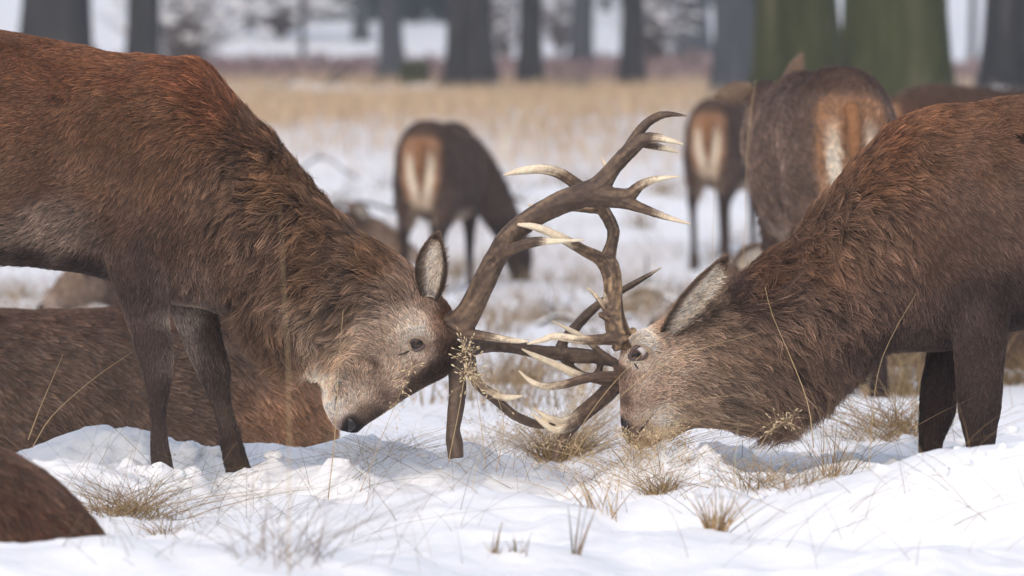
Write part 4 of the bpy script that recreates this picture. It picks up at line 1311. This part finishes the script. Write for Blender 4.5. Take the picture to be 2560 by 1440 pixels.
def make_tree(px0, px1, d, kind, label, seed):
    r = np.random.default_rng(seed)
    y = d - CAM_D
    x = ((px0 + px1) / 2 - 1280) / FPX * d
    rad = (px1 - px0) / 2 / FPX * d
    z0 = gz(x, y)
    root = tag(empty('oak_tree' if kind != 'blue' else 'bare_tree', (x, y, z0)), label, 'tree', 'bare winter trees behind the herd')
    H = 11 + 4 * r.random()
    n, k = 40, 26
    t = np.linspace(0, 1, n)
    R = []
    lean = r.normal(size=2) * .012
    for i in range(n):
        h = -.3 + t[i] * H
        rr = rad * (1 - .45 * t[i]) * (1 + .55 * math.exp(-max(h, 0) / (rad * .8 + .1)))
        th = np.linspace(0, 2 * math.pi, k, endpoint=False)
        lob = 1 + .05 * np.sin(3 * th + seed) * math.exp(-max(h, 0) / 1.5) + .03 * np.sin(7 * th + h * .7)
        c = np.array([lean[0] * h + .06 * math.sin(h * .6 + seed), lean[1] * h])
        R.append(np.stack([c[0] + rr * lob * np.cos(th), c[1] + rr * lob * np.sin(th), np.full(k, h)], 1))
    mb = MB()
    mb.rings(R)
    mb.build('trunk', BARK[kind], root)
    strands, radii = [], []
    K = 7
    for q in range(11):
        h = H * (.42 + .56 * r.random())
        a = r.random() * 6.28
        L = 2.5 + 3.5 * r.random()
        u = np.linspace(0, 1, K)
        c = np.array([lean[0] * h, lean[1] * h, h])
        limb = c + np.stack([np.cos(a) * L * u, np.sin(a) * L * u, L * (.55 * u - .12 * u * u)], 1) + r.normal(size=(K, 3)) * .12 * u[:, None]
        strands.append(limb)
        radii.append(rad * .32 * (1 - .75 * u) + .02)
        for s in range(9):
            j = 1 + int(r.random() * (K - 1.01))
            a2 = a + r.normal() * .9
            l2 = .8 + 1.6 * r.random()
            tw = limb[j] + np.stack([np.cos(a2) * l2 * u, np.sin(a2) * l2 * u, l2 * (.5 * r.random() * u)], 1) + r.normal(size=(K, 3)) * .06 * u[:, None]
            strands.append(tw)
            radii.append(.03 * (1 - .8 * u) + .006)
    fast_tubes('crown', np.array(strands), np.array(radii), BARK[kind], root, None, 5)
    return root


TREES = [(60, 236, 70, 'dark', 'thick dark trunk rising behind the back of the stag on the left'), (312, 396, 76, 'dark', 'slimmer dark trunk behind the withers of the stag on the left'),
         (878, 914, 125, 'blue', 'thin grey trunk, first to the right of the snowy clearing'), (940, 1000, 92, 'blue', 'blue-grey trunk beside the dark stump'),
         (1118, 1233, 80, 'dark', 'broad dark trunk standing above the grazing hind'), (1303, 1363, 86, 'dark', 'narrow dark trunk next right of the broad one above the grazing hind'),
         (1432, 1490, 112, 'blue', 'far trunk behind the snow-capped bush'), (1553, 1612, 86, 'dark', 'narrow dark trunk straight above the antler crown'),
         (1690, 1765, 120, 'blue', 'pale blue-grey trunk far off above the ginger-rumped hind'), (1772, 1888, 66, 'blue', 'blue-grey trunk touching the mossy trunk on its left side'),
         (1888, 2094, 50, 'green', 'mossy green trunk left of the gap behind the big hind'), (2122, 2386, 47, 'green', 'widest mossy green trunk behind the dark brown hind'), (2480, 2660, 58, 'dark', 'dark trunk at the right edge of the picture')]
TREES += [(470, 484, 112, 'blue', 'very thin trunk nearest the slim trunk behind the withers'), (612, 630, 128, 'blue', 'thin far trunk at the left of the snowy clearing'), (742, 756, 120, 'dark', 'thin far trunk in the middle of the snowy clearing'), (1255, 1275, 135, 'blue', 'thin far trunk in the gap right of the broad dark trunk'),
          (1388, 1406, 140, 'blue', 'thin far trunk in the gap between two narrow dark trunks'), (1510, 1530, 138, 'dark', 'thin far trunk left of the trunk above the antlers'), (1640, 1662, 125, 'dark', 'thin far trunk right of the trunk above the antlers'), (2418, 2436, 110, 'dark', 'thin far trunk in the gap by the right edge')]
for i, a in enumerate(TREES):
    make_tree(*a, seed=200 + i)


def mat_foliage(name, col, var=.35):
    m = mat_attr(name, .8, .2)
    return m


M_LEAF = mat_foliage('needles', None)


def leaf_cloud(name, pts, size, col, parent, seed=0, flat=0.0):
    """many small leaf faces round the given points as one mesh"""
    r = np.random.default_rng(seed)
    n = len(pts)
    a = r.normal(size=(n, 3))
    a /= np.linalg.norm(a, axis=1, keepdims=True)
    b_ = np.cross(a, r.normal(size=(n, 3)))
    b_ /= np.linalg.norm(b_, axis=1, keepdims=True) + 1e-9
    s = size * (.6 + .8 * r.random((n, 1)))
    v = np.stack([pts - a * s, pts + b_ * s * .35, pts + a * s, pts - b_ * s * .35], 1).reshape(-1, 3)
    f = np.arange(n * 4).reshape(n, 4)
    me = bpy.data.meshes.new(name)
    me.from_pydata(v.tolist(), [], f.tolist())
    c = np.asarray(col)[None, :] * np.exp(r.normal(size=(n, 1)) * .3)
    set_col(me, np.repeat(c, 4, axis=0))
    return link(name, me, M_LEAF, parent)


def make_conifer(px, d, h, label, seed):
    r = np.random.default_rng(seed)
    y, x = d - CAM_D, (px - 1280) / FPX * d
    root = tag(empty('fir_tree', (x, y, gz(x, y))), label, 'tree', 'dark firs on the far slope')
    mb = MB()
    mb.tube([[0, 0, -.3], [0, 0, h * .5], [.05, 0, h]], [.16, .09, .02], 10)
    mb.build('trunk', BARK['dark'], root)
    n = 2600
    u = r.random(n) ** .7
    z = h * (1 - u) * .95 + .25
    rad = .30 * (h - z) * (.25 + .75 * r.random(n) ** .5) * (1 + .25 * np.sin(z * 5))
    a = r.random(n) * 6.28
    pts = np.stack([rad * np.cos(a), rad * np.sin(a), z - rad * .25], 1)
    leaf_cloud('crown', pts, .16, np.array([.030, .050, .052]), root, seed)
    return root


CON = [(968, 133, 5.5, 'leftmost dark fir of the far row'), (1004, 140, 6.0, 'second dark fir from the left in the far row'), (1044, 134, 5.2, 'third dark fir from the left in the far row'), (1082, 139, 6.2, 'rightmost dark fir of the far row, beside the broad trunk'),
       (690, 150, 4.5, 'lone dark fir above the snowy clearing'), (1712, 142, 6.0, 'dark fir behind the pale blue-grey trunk'), (1650, 150, 5.0, 'dark fir between the narrow trunk and the pale blue-grey one')]
for i, a in enumerate(CON):
    make_conifer(*a, seed=300 + i)

# ------------------------------------------------------------------ dead grass, bracken, shrubs of the middle distance
def scatter_band(n, d0, d1, coverf, seed, xm=1.25):
    r = np.random.default_rng(seed)
    d = d0 + (d1 - d0) * r.random(n)
    x = (r.random(n) * 2 - 1) * d * (1280 / FPX) * xm
    k = r.random(n) < coverf(x, d - CAM_D)
    return x[k], d[k] - CAM_D, r


x_, y_, r_ = scatter_band(42000, 42, 100, straw_cover, 81)
n_ = len(x_)
z_ = ground(x_, y_)
h_ = .10 + .18 * r_.random(n_)
u_ = np.linspace(0, 1, 4)
lean_ = r_.normal(size=(n_, 2)) * .35
S_ = np.stack([x_[:, None] + lean_[:, :1] * h_[:, None] * u_ ** 1.5, y_[:, None] + lean_[:, 1:] * h_[:, None] * u_ ** 1.5, z_[:, None] + h_[:, None] * u_], -1)
R_ = (.0055 * (1 - .8 * u_))[None, :] * (.7 + .8 * r_.random((n_, 1)))
c_ = lin((206, 178, 146)) * np.exp(r_.normal(size=(n_, 1)) * .22) * np.array([1, 1, 1])
o_ = fast_tubes('dry_grass', S_, R_, M_STRAW, None, np.clip(c_, 0, .8))
tag(o_, 'band of tan dead grass standing behind the herd', 'grass', None, 'stuff')

x_, y_, r_ = scatter_band(26000, 18, 44, lambda x, y: .15 * (straw_cover(x, y) > .12) + .8 * straw_cover(x, y), 82)
n_ = len(x_)
z_ = ground(x_, y_)
h_ = .04 + .11 * r_.random(n_)
# tussocks among the scattered blades
r_ = np.random.default_rng(182)
tc_d = 19.5 + 24 * r_.random(150)
tc_x = (r_.random(150) * 2 - 1) * tc_d * (1280 / FPX) * 1.2
k_ = np.repeat(np.arange(150), 55)
x_ = np.concatenate([x_, tc_x[k_] + r_.normal(size=len(k_)) * (.05 + .05 * (k_ % 5))])
y_ = np.concatenate([y_, tc_d[k_] - CAM_D + r_.normal(size=len(k_)) * .08])
h_ = np.concatenate([h_, .05 + .13 * r_.random(len(k_))])
n_ = len(x_)
z_ = ground(x_, y_)
lean_ = r_.normal(size=(n_, 2)) * .6
S_ = np.stack([x_[:, None] + lean_[:, :1] * h_[:, None] * u_ ** 1.5, y_[:, None] + lean_[:, 1:] * h_[:, None] * u_ ** 1.5, z_[:, None] + h_[:, None] * u_], -1)
R_ = (.0022 * (1 - .8 * u_))[None, :] * (.7 + .8 * r_.random((n_, 1)))
o_ = fast_tubes('short_grass', S_, R_, M_STRAW, None, np.clip(lin((150, 128, 100)) * np.exp(r_.normal(size=(n_, 1)) * .3), 0, .8))
tag(o_, 'short dead grass showing through the snow among the hinds', 'grass', None, 'stuff')

x_, y_, r_ = scatter_band(9000, 98, 118, bracken_cover, 83)
z_ = ground(x_, y_)
n_ = len(x_)
rep = 5
pts_ = np.stack([np.repeat(x_, rep), np.repeat(y_, rep), np.repeat(z_, rep)], 1) + np.stack([r_.normal(size=n_ * rep) * .22, r_.normal(size=n_ * rep) * .22, .03 + .26 * r_.random(n_ * rep)], 1)
o_ = leaf_cloud('bracken', pts_, .09, np.array([.26, .18, .17]), None, 84)
tag(o_, 'rust-brown dead bracken on the far snowy slope', 'bracken', None, 'stuff')

M_TWIG = mat_plain('twig_bark', (.17, .145, .14), .9, .1)
M_SNOWCAP = m_snow


def snow_lump(mb_, c, r, seed):
    r0 = np.random.default_rng(seed)
    seg = 9
    m2 = MB()
    m2.ball((0, 0, 0), 1.0, seg)
    v = np.vstack(m2.v)
    v = v * (1 + .30 * fbm(v + seed % 97, .9, 2, seed % 97) + .22 * fbm(v + seed % 89, .35, 2, seed % 89))[:, None]
    mb_.add(v * np.asarray(r) + np.asarray(c), m2.f)


def white_mesh(mb_, name, parent):
    me = mb_.mesh(name)
    set_col(me, np.broadcast_to(SNOW, (len(me.vertices), 3)))
    return link(name, me, m_snow, parent)


def make_shrub(px, d, w, h, label, seed, snow=26, dark=False):
    r = np.random.default_rng(seed)
    y, x = d - CAM_D, (px - 1280) / FPX * d
    root = tag(empty('bare_shrub', (x, y, gz(x, y))), label, 'shrub', 'snowy bare shrubs')
    n, K = 130, 6
    u = np.linspace(0, 1, K)
    a, sp = r.random(n) * 6.28, r.random(n) ** .6
    tip = np.stack([np.cos(a) * w * sp, np.sin(a) * w * sp, h * (.45 + .55 * r.random(n)) * (1 - .35 * sp)], 1)
    S = tip[:, None, :] * np.stack([u ** 1.3, u ** 1.3, u ** .8], 1)[None] + r.normal(size=(n, K, 3)) * .05 * u[None, :, None]
    fast_tubes('branches' if False else 'twigs', S, np.broadcast_to(.014 * (1 - .8 * u) + .003, (n, K)).copy(), M_TWIG, root)
    mb = MB()
    for i in range(snow):
        q = S[r.integers(n), 3 + r.integers(3)]
        snow_lump(mb, q, np.array([.085, .085, .04]) * (.25 + .7 * r.random()) * (w / 1.0), seed + i)
    white_mesh(mb, 'snow_cap', root)['kind'] = 'stuff'
    return root


for i, a in enumerate([(455, 98, 1.5, 2.6, 'snowy shrub nearest to the slim trunk behind the withers'), (700, 125, 1.8, 1.8, 'low snowy shrub in the middle of the clearing'), 
                       (1262, 118, 1.0, 2.0, 'snowy shrub in the gap right of the broad dark trunk'), (1405, 120, 1.0, 2.1, 'snowy shrub in the gap between two narrow dark trunks'), (1640, 112, 1.0, 2.4, 'snowy shrub behind the narrow trunk above the antlers'), (1432, 80, .30, .36, 'small rounded bush with a thick cap of snow'),
                       (1255, 78, .34, .30, 'low snow-dusted bush at the foot of the broad dark trunk'), (2440, 46, .45, .75, 'thin twiggy shrub in the gap by the right edge')]):
    make_shrub(a[0], a[1], a[2], a[3], a[4], 400 + i, 150 if a[1] > 90 else (22 if a[0] != 2440 else 4))


def make_branch(px, py, d, length, ang, rad, label, seed, snow=True, arch=0.0, name='fallen_branch'):
    r = np.random.default_rng(seed)
    y, x = d - CAM_D, (px - 1280) / FPX * d
    root = tag(empty(name, (x, y, gz(x, y))), label, 'branch', 'branches lying in the snow')
    n = 18
    u = np.linspace(-.5, .5, n)
    xs, ys = u * length * math.cos(ang), u * length * math.sin(ang)
    zs = ground(xs + x, ys + y) - gz(x, y) + rad * .6 + arch * (1 - (2 * u) ** 2) + .03 * np.sin(u * 9 + seed)
    q = np.stack([xs, ys, zs], 1)
    mb = MB()
    mb.tube(q, rad * (1 - .5 * (u + .5)), 9)
    mb.build('stem', BARK['dark'], root)
    mb = MB()
    for k in range(4):
        j = 3 + r.integers(n - 5)
        e = q[j] + np.array([math.cos(ang + r.normal()) * length * .18, r.normal() * .1, abs(r.normal()) * length * .10 + .04])
        mb.tube(catmull([q[j], .5 * (q[j] + e) + [0, 0, .03], e], 8), np.linspace(rad * .4, rad * .12, 8), 6)
        mb.build('side_twig', BARK['dark'], root)
        mb = MB()
    if snow:
        white = MB()
        white.tube(q + [0, 0, rad * .75], rad * .75 * (.4 + .6 * np.abs(np.sin(u * 14))), 9)
        white_mesh(white, 'snow_cap', root)
    return root


make_branch(900, 215, 76, 2.4, .25, .10, 'snow-covered log sloping in front of the far bracken', 501)
make_branch(760, 235, 73, 2.0, -.1, .07, 'thinner snow-covered log behind the neck of the stag on the left', 502)
make_branch(850, 440, 41, 1.1, .1, .018, 'dark twiggy branch on the snow left of the grazing hind', 503, False)
make_branch(800, 370, 43.5, .62, .05, .010, 'thin arched twig in the snow left of the grazing hind', 504, False, .13)
make_branch(1640, 610, 30.5, .55, -.5, .02, 'dark branch on the snow under the antler crown', 505)
make_branch(1450, 690, 27.0, .5, .3, .012, 'short thin branch on the snow between the stags', 506)
make_branch(1350, 430, 41.5, .9, .2, .014, 'thin branch on the snow right of the grazing hind', 507)

st_y, st_x = 82 - CAM_D, (1036 - 1280) / FPX * 82
stump = tag(empty('tree_stump', (st_x, st_y, gz(st_x, st_y))), 'dark mossy stump left of the broad dark trunk', 'stump')
mb = MB()
th = np.linspace(0, 2 * math.pi, 20, endpoint=False)
mb.rings([np.stack([.20 * f * (1 + .1 * np.sin(5 * th)) * np.cos(th), .20 * f * (1 + .1 * np.sin(4 * th)) * np.sin(th), np.full(20, h) + (.04 * np.sin(3 * th) if h > .3 else 0)], 1) for f, h in ((1.5, -.1), (1.15, .08), (1.0, .22), (.95, .40), (.6, .44))])
mb.build('stump_wood', BARK['green'], stump)
# ------------------------------------------------------------------ grass near the stags
def ground_at(px, py, y0=-4.0, y1=25.0):
    ys = np.linspace(y0, y1, 900)
    a = (px - 1280.0) / FPX
    b_ = (720.0 - py) / FPX
    dy, dz = CP + b_ * SP, -SP + b_ * CP
    t = (ys + CAM_D) / dy
    xs, zs = a * t, CAM_H + dz * t
    g = ground(xs, ys)
    k = np.argmax(zs < g)
    return np.array([xs[k], ys[k], g[k]])


def blades(base, n, h0, h1, spread, lean, r, bend=.5, K=6, fan=(0, 0)):
    """n arching blades from round base"""
    u = np.linspace(0, 1, K)
    bx = base[0] + r.normal(size=n) * spread
    by = base[1] + r.normal(size=n) * spread
    bz = ground(bx, by) - .02
    h = h0 + (h1 - h0) * r.random(n)
    dx = r.normal(size=n) * lean + fan[0]
    dy = r.normal(size=n) * lean * .6 + fan[1]
    bd = bend * (.4 + r.random(n))
    f = u[None, :] + bd[:, None] * u[None, :] ** 2
    S = np.stack([bx[:, None] + (dx * h)[:, None] * f, by[:, None] + (dy * h)[:, None] * f, bz[:, None] + h[:, None] * (u[None, :] - .32 * bd[:, None] * u[None, :] ** 2.2 * np.clip(np.abs(dx) + np.abs(dy), .1, 1.6)[:, None])], -1)
    return S


STRAW_COLS = np.array([lin((188, 158, 116)), lin((162, 132, 94)), lin((206, 180, 140)), lin((134, 106, 76)), lin((112, 108, 68))])


def straw_cols(n, r, dark=0.0):
    c = STRAW_COLS[r.choice(5, n, p=[.32, .26, .18, .16, .08])] * np.exp(r.normal(size=(n, 1)) * .18)
    return np.clip(c * (1 - dark), .01, .8)


def seeds(name, strands, r, per, mat, parent, col, start=.55, size=.0034, out=.018):
    """oat-like seeds on hair-fine side stalks along the upper part of each stem"""
    SS, RR = [], []
    for s in strands:
        for k in range(per):
            u = start + (1 - start) * r.random()
            i = u * (len(s) - 1)
            j = min(int(i), len(s) - 2)
            p = s[j] + (s[j + 1] - s[j]) * (i - j)
            d = r.normal(size=3) * .6
            d[2] += .2
            d /= np.linalg.norm(d)
            L = out * (.4 + 1.2 * r.random()) * (1.25 - u)
            e = p + d * L * 2.0
            t = d + np.array([0, 0, -.4 * r.random()])
            t /= np.linalg.norm(t)
            q = [p, p + (e - p) * .55, e, e + t * size * .7, e + t * size * 1.6, e + t * size * 2.3]
            SS.append(q)
            RR.append([.00022, .0002, .00025, size * .36, size * .30, .0002])
    SS, RR = np.array(SS), np.array(RR) * (.75 + .6 * r.random((len(SS), 1)))
    return fast_tubes(name, SS, RR, mat, parent, np.clip(np.asarray(col) * np.exp(r.normal(size=(len(SS), 1)) * .2), 0, .85), 4)


G_TUFT = 'tufts of dead grass poking through the snow'


def make_tuft(px, py, n, h0, h1, spread, lean, label, seed, rad=.0011, fan=(0, 0), bend=.5, dark=0.0, seed_n=0, y0=-4.0):
    r = np.random.default_rng(seed)
    base = ground_at(px, py, y0)
    root = tag(empty('grass_tuft', tuple(base)), label, 'grass', G_TUFT)
    S = blades(base, n, h0, h1, spread, lean, r, bend, 6, fan) - base
    K = S.shape[1]
    R = rad * (1 - .8 * np.linspace(0, 1, K))[None, :] * (.6 + .8 * r.random((n, 1)))
    fast_tubes('blades' if False else 'leaf_blades', S, R, M_STRAW, root, straw_cols(n, r, dark))
    if seed_n:
        seeds('seed_head', S[:seed_n], r, 26, M_STRAW, root, lin((206, 182, 146)))['kind'] = 'stuff'
    return root


TUFTS = [
    (1395, 1152, 520, .05, .17, .030, .55, 'dense dark-rooted grass tuft where the lower antlers meet the snow', .0010, (.12, 0), .5, .15, 26),
    (1415, 1120, 120, .16, .34, .035, .40, 'long fine grass stems fanning from the tuft to the muzzle of the right stag', .0007, (.62, -.12), .25, 0, 30),
    (1600, 1142, 320, .03, .12, .055, .8, 'grass full of snow crumbs under the mouth of the stag on the right', .0008, (.1, -.25), .6, .05, 40),
    (1655, 1238, 170, .03, .10, .016, .5, 'short brown tuft in a hollow below the muzzle of the stag on the right', .0012, (0, 0), .5, .2, 0),
    (1792, 1325, 70, .04, .12, .009, .35, 'upright tan tuft in front of the snow mound on the right', .0018, (-.05, 0), .3, .1, 0),
    (1890, 1222, 130, .03, .12, .040, .7, 'sparse tuft at the upper left rim of the snow mound', .0011, (.1, 0), .5, .15, 0),
    (2245, 1085, 260, .06, .20, .060, .7, 'brown tuft left of the front feet of the stag on the right', .0013, (-.15, 0), .6, .15, 8),
    (2245, 985, 300, .08, .24, .07, .6, 'blurred tan tuft behind the front legs of the stag on the right', .0016, (-.1, 0), .6, .05, 0),
    (2545, 960, 260, .06, .20, .06, .7, 'dark greenish tuft at the right edge', .0016, (0, 0), .6, .3, 0),
    (320, 1290, 260, .04, .15, .050, .8, 'brown tangled tuft left of centre in the near snow, by the blurred hind', .0012, (0, 0), .6, .25, 0),
    (405, 1335, 60, .02, .07, .012, .6, 'tiny brown tuft below the tangled one', .0013, (0, 0), .5, .3, 0),
    (700, 1400, 55, .08, .30, .05, .7, 'long blurred blades at the bottom, below the front feet of the stag on the left', .0008, (.25, 0), .5, .5, 0),
    (1235, 1385, 14, .03, .09, .006, .3, 'leftmost of the cut stubble stems at the bottom centre', .0020, (0, 0), .2, .3, 0),
    (1300, 1395, 10, .02, .06, .010, .3, 'pair of cut stubble stems at the bottom centre', .0020, (0, 0), .2, .35, 0),
    (1440, 1395, 8, .05, .16, .003, .15, 'single upright blurred stem at the bottom centre', .0022, (.05, 0), .2, .35, 0),
    (1510, 1290, 30, .05, .17, .018, .3, 'pale upright straw stems on the snow between stubble and hollow', .0014, (-.08, 0), .3, 0, 0),
    (940, 1135, 220, .02, .09, .090, .9, 'low fine grass on the snow under the nose of the stag on the left', .0006, (.2, 0), .6, .1, 0),
    (1275, 1130, 150, .03, .13, .070, .5, 'fine thin grass between the buried antler and the dense tuft', .0006, (0, 0), .4, .1, 8),
    (1290, 960, 240, .08, .22, .07, .5, 'olive blurred tuft behind the locked antlers', .0016, (.05, 0), .5, .15, 0),
    (690, 1060, 70, .06, .20, .06, .7, 'tan tuft beside the reddish flank of the lying hind', .0011, (-.1, 0), .5, 0, 10),
    (400, 1075, 34, .08, .20, .035, .35, 'seedy grass in front of the near foreleg of the stag on the left', .0008, (.05, -.1), .4, .1, 8),
    (110, 1085, 18, .12, .32, .05, .6, 'long straw stems in front of the lying hind at the left edge', .0012, (.55, 0), .25, 0, 0),
    (1560, 780, 120, .10, .26, .06, .5, 'blurred brown tuft behind the upright antler', .0020, (0, 0), .5, .2, 0),
    (1130, 690, 90, .10, .24, .05, .5, 'far olive tuft between the hind and the ear of the stag on the left', .0022, (0, 0), .5, .25, 0),
    (2000, 1215, 90, .03, .12, .030, .6, 'thin tuft behind the crest of the snow mound', .0010, (0, 0), .5, .2, 0),
    (2080, 1190, 60, .08, .26, .02, .35, 'tall thin tuft in front of the mane of the stag on the right', .0009, (.2, 0), .4, .3, 0),
]
for i, t in enumerate(TUFTS):
    make_tuft(t[0], t[1], t[2], t[3], t[4], t[5], t[6], t[7], 600 + i, t[8], t[9], t[10], t[11], t[12], y0=-4.0)


# single tall stalks: (points px, py, depth), radius, label, seed head
def make_stalk(pts, rad, label, seed, heads=0, dark=0.0):
    r = np.random.default_rng(seed)
    q = catmull(np.array([P(*p) for p in pts]), 12)
    base = q[0].copy()
    root = tag(empty('grass_stalk', tuple(base)), label, 'grass', 'single tall grass stalks')
    mb = MB()
    mb.tube(q - base, rad * (1 - .7 * np.linspace(0, 1, 12)), 6)
    me = mb.mesh('stem')
    set_col(me, np.broadcast_to(lin((186, 160, 120)) * (1 - dark), (len(me.vertices), 3)))
    link('stem', me, M_STRAW, root)
    if heads:
        seeds('seed_head', [q - base], r, heads, M_STRAW, root, lin((214, 190, 152)), .6, .0042, .028)
    return root


make_stalk([(2034, 1120, -.45), (2020, 1010, -.45), (1975, 890, -.45), (1930, 785, -.45), (1912, 715, -.45)], .0015, 'thick straw stalk leaning across the neck of the stag on the right', 701)
make_stalk([(2170, 1200, -.6), (2190, 960, -.6), (2225, 850, -.6), (2290, 735, -.6)], .0011, 'thin stalk bending across the chest of the stag on the right', 702)
make_stalk([(722, 1440, -4.2), (722, 980, -4.2), (712, 760, -4.2), (700, 520, -4.2)], .0013, 'blurred pale upright stalk in front of the neck of the stag on the left', 703)
make_stalk([(1800, 1180, 3.0), (1860, 620, 3.0), (1865, 400, 3.0), (1888, 200, 3.0)], .0017, 'tallest thin stalk rising in front of the big hind', 704)
make_stalk([(1770, 1180, 3.0), (1782, 600, 3.0), (1788, 420, 3.0), (1800, 310, 3.0)], .0015, 'thin stalk just left of the tallest one', 705)
make_stalk([(820, 1250, -.5), (838, 1080, -.5), (848, 900, -.5), (858, 775, -.5)], .0016, 'thin stalk in front of the cheek of the stag on the left', 706, 0)
make_stalk([(1120, 1160, -.35), (1150, 1010, -.35), (1165, 900, -.34), (1150, 835, -.33)], .0012, 'seeding oat-like stalk in front of the antler base, curving left', 707, 46)
make_stalk([(1215, 1170, -.3), (1200, 1040, -.3), (1180, 930, -.3), (1175, 845, -.3)], .0012, 'seeding stalk in front of the antler base, standing straight', 708, 46)
make_stalk([(1240, 1180, -.25), (1260, 1060, -.25), (1225, 960, -.25), (1160, 925, -.25)], .0012, 'seeding stalk bowed over the lower antler', 709, 50)
make_stalk([(900, 1230, -.4), (960, 1080, -.4), (1010, 960, -.4), (1035, 915, -.4)], .0011, 'seeding stalk in front of the nose bridge of the stag on the left', 710, 34)
make_stalk([(1880, 1150, -.4), (1920, 1085, -.4), (1960, 1055, -.4), (1985, 1040, -.4)], .0010, 'small seeding stalk under the mane of the stag on the right', 711, 36)
make_stalk([(80, 1120, .3), (130, 1040, .3), (230, 950, .3), (330, 880, .3)], .0015, 'long straw stalk leaning right across the lying hind', 712)
make_stalk([(70, 1100, .3), (100, 1020, .3), (130, 950, .3), (158, 885, .3)], .0018, 'straight straw stalk at the left edge in front of the lying hind', 713)
make_stalk([(1420, 1150, -.2), (1470, 1040, -.22), (1600, 890, -.26), (1820, 720, -.30)], .0011, 'long fine stalk running from the tuft past the eye of the stag on the right', 714)
make_stalk([(1420, 1160, -.2), (1520, 1020, -.24), (1680, 900, -.27), (1900, 830, -.30)], .0011, 'long fine stalk drooping over the cheek of the stag on the right', 715)
make_stalk([(1430, 1160, -.2), (1560, 1080, -.26), (1700, 1010, -.28), (1860, 985, -.30)], .0010, 'fine stalk lying over the jaw of the stag on the right', 716)

# loose blades over the snow, too many to count
r_ = np.random.default_rng(88)
SS, RR, CC = [], [], []


def strew(n, px0, px1, py0, py1, h0, h1, lean, rad, dark, fan=(0, 0)):
    for i in range(n):
        px, py = px0 + (px1 - px0) * r_.random(), py0 + (py1 - py0) * r_.random()
        b_ = ground_at(px, py)
        S = blades(b_, 1, h0, h1, .004, lean, r_, .6, 6, fan)
        SS.append(S)
        RR.append(rad * (1 - .75 * np.linspace(0, 1, 6))[None, :] * (.6 + .8 * r_.random()))
        CC.append(straw_cols(1, r_, dark))


strew(90, 250, 1250, 1200, 1430, .06, .26, .7, .0006, .5, (.15, 0))
strew(70, 100, 700, 1180, 1400, .08, .30, .8, .0006, .55, (.2, 0))
strew(140, 1150, 1900, 1120, 1260, .04, .20, .8, .0007, .05)
strew(60, 1700, 2560, 1180, 1430, .08, .28, .9, .0006, .5, (.2, 0))
strew(90, 850, 1350, 1020, 1180, .03, .16, .8, .0006, .05)
strew(50, 1950, 2560, 1000, 1150, .05, .2, .8, .0009, .15)
strew(40, 560, 830, 1000, 1120, .06, .2, .7, .0008, .1)
o_ = fast_tubes('loose_grass', np.vstack(SS), np.vstack(RR), M_STRAW, None, np.vstack(CC))
tag(o_, 'scattered thin dead grass blades over the near snow', 'grass', None, 'stuff')

# broken snow crust and crumbs kicked up round the feet
mb = MB()
r_ = np.random.default_rng(91)


def crumbs(n, px0, px1, py0, py1, s0, s1):
    for i in range(n):
        px, py = px0 + (px1 - px0) * r_.random(), py0 + (py1 - py0) * r_.random()
        b_ = ground_at(px, py)
        s = s0 + (s1 - s0) * r_.random() ** 2
        snow_lump(mb, b_ - [0, 0, s * .15], s * np.array([1, 1, .7]) * (.7 + .6 * r_.random(3)), int(r_.integers(9999)))


crumbs(22, 2060, 2560, 1080, 1190, .005, .032)
crumbs(26, 620, 830, 1040, 1110, .006, .026)
crumbs(24, 130, 370, 985, 1090, .006, .022)
crumbs(30, 330, 700, 1120, 1215, .005, .024)
crumbs(60, 700, 2100, 1090, 1250, .005, .022)
crumbs(30, 430, 560, 1090, 1140, .008, .03)
tag(white_mesh(mb, 'snow_crumbs', None), 'lumps and crumbs of broken snow round the feet', 'snow', None, 'stuff')

# ------------------------------------------------------------------ the cold hazy air
mb = MB()
hv = np.array([[x, y, z] for z in (-3.0, 62.0) for y in (-50.0, 660.0) for x in (-520.0, 520.0)])
mb.add(hv, [(0, 2, 3, 1), (4, 5, 7, 6), (0, 1, 5, 4), (2, 6, 7, 3), (0, 4, 6, 2), (1, 3, 7, 5)])
m_haze = bpy.data.materials.new('haze')
m_haze.use_nodes = True
m_haze.node_tree.nodes.clear()
h_out = m_haze.node_tree.nodes.new('ShaderNodeOutputMaterial')
h_vol = m_haze.node_tree.nodes.new('ShaderNodeVolumePrincipled')
h_vol.inputs['Color'].default_value = (0.94, 0.95, 1.0, 1)
h_vol.inputs['Density'].default_value = 0.0013
m_haze.node_tree.links.new(h_vol.outputs[0], h_out.inputs['Volume'])
tag(mb.build('haze', m_haze, None, False), 'thin pale winter haze over the whole clearing', 'haze', None, 'stuff')
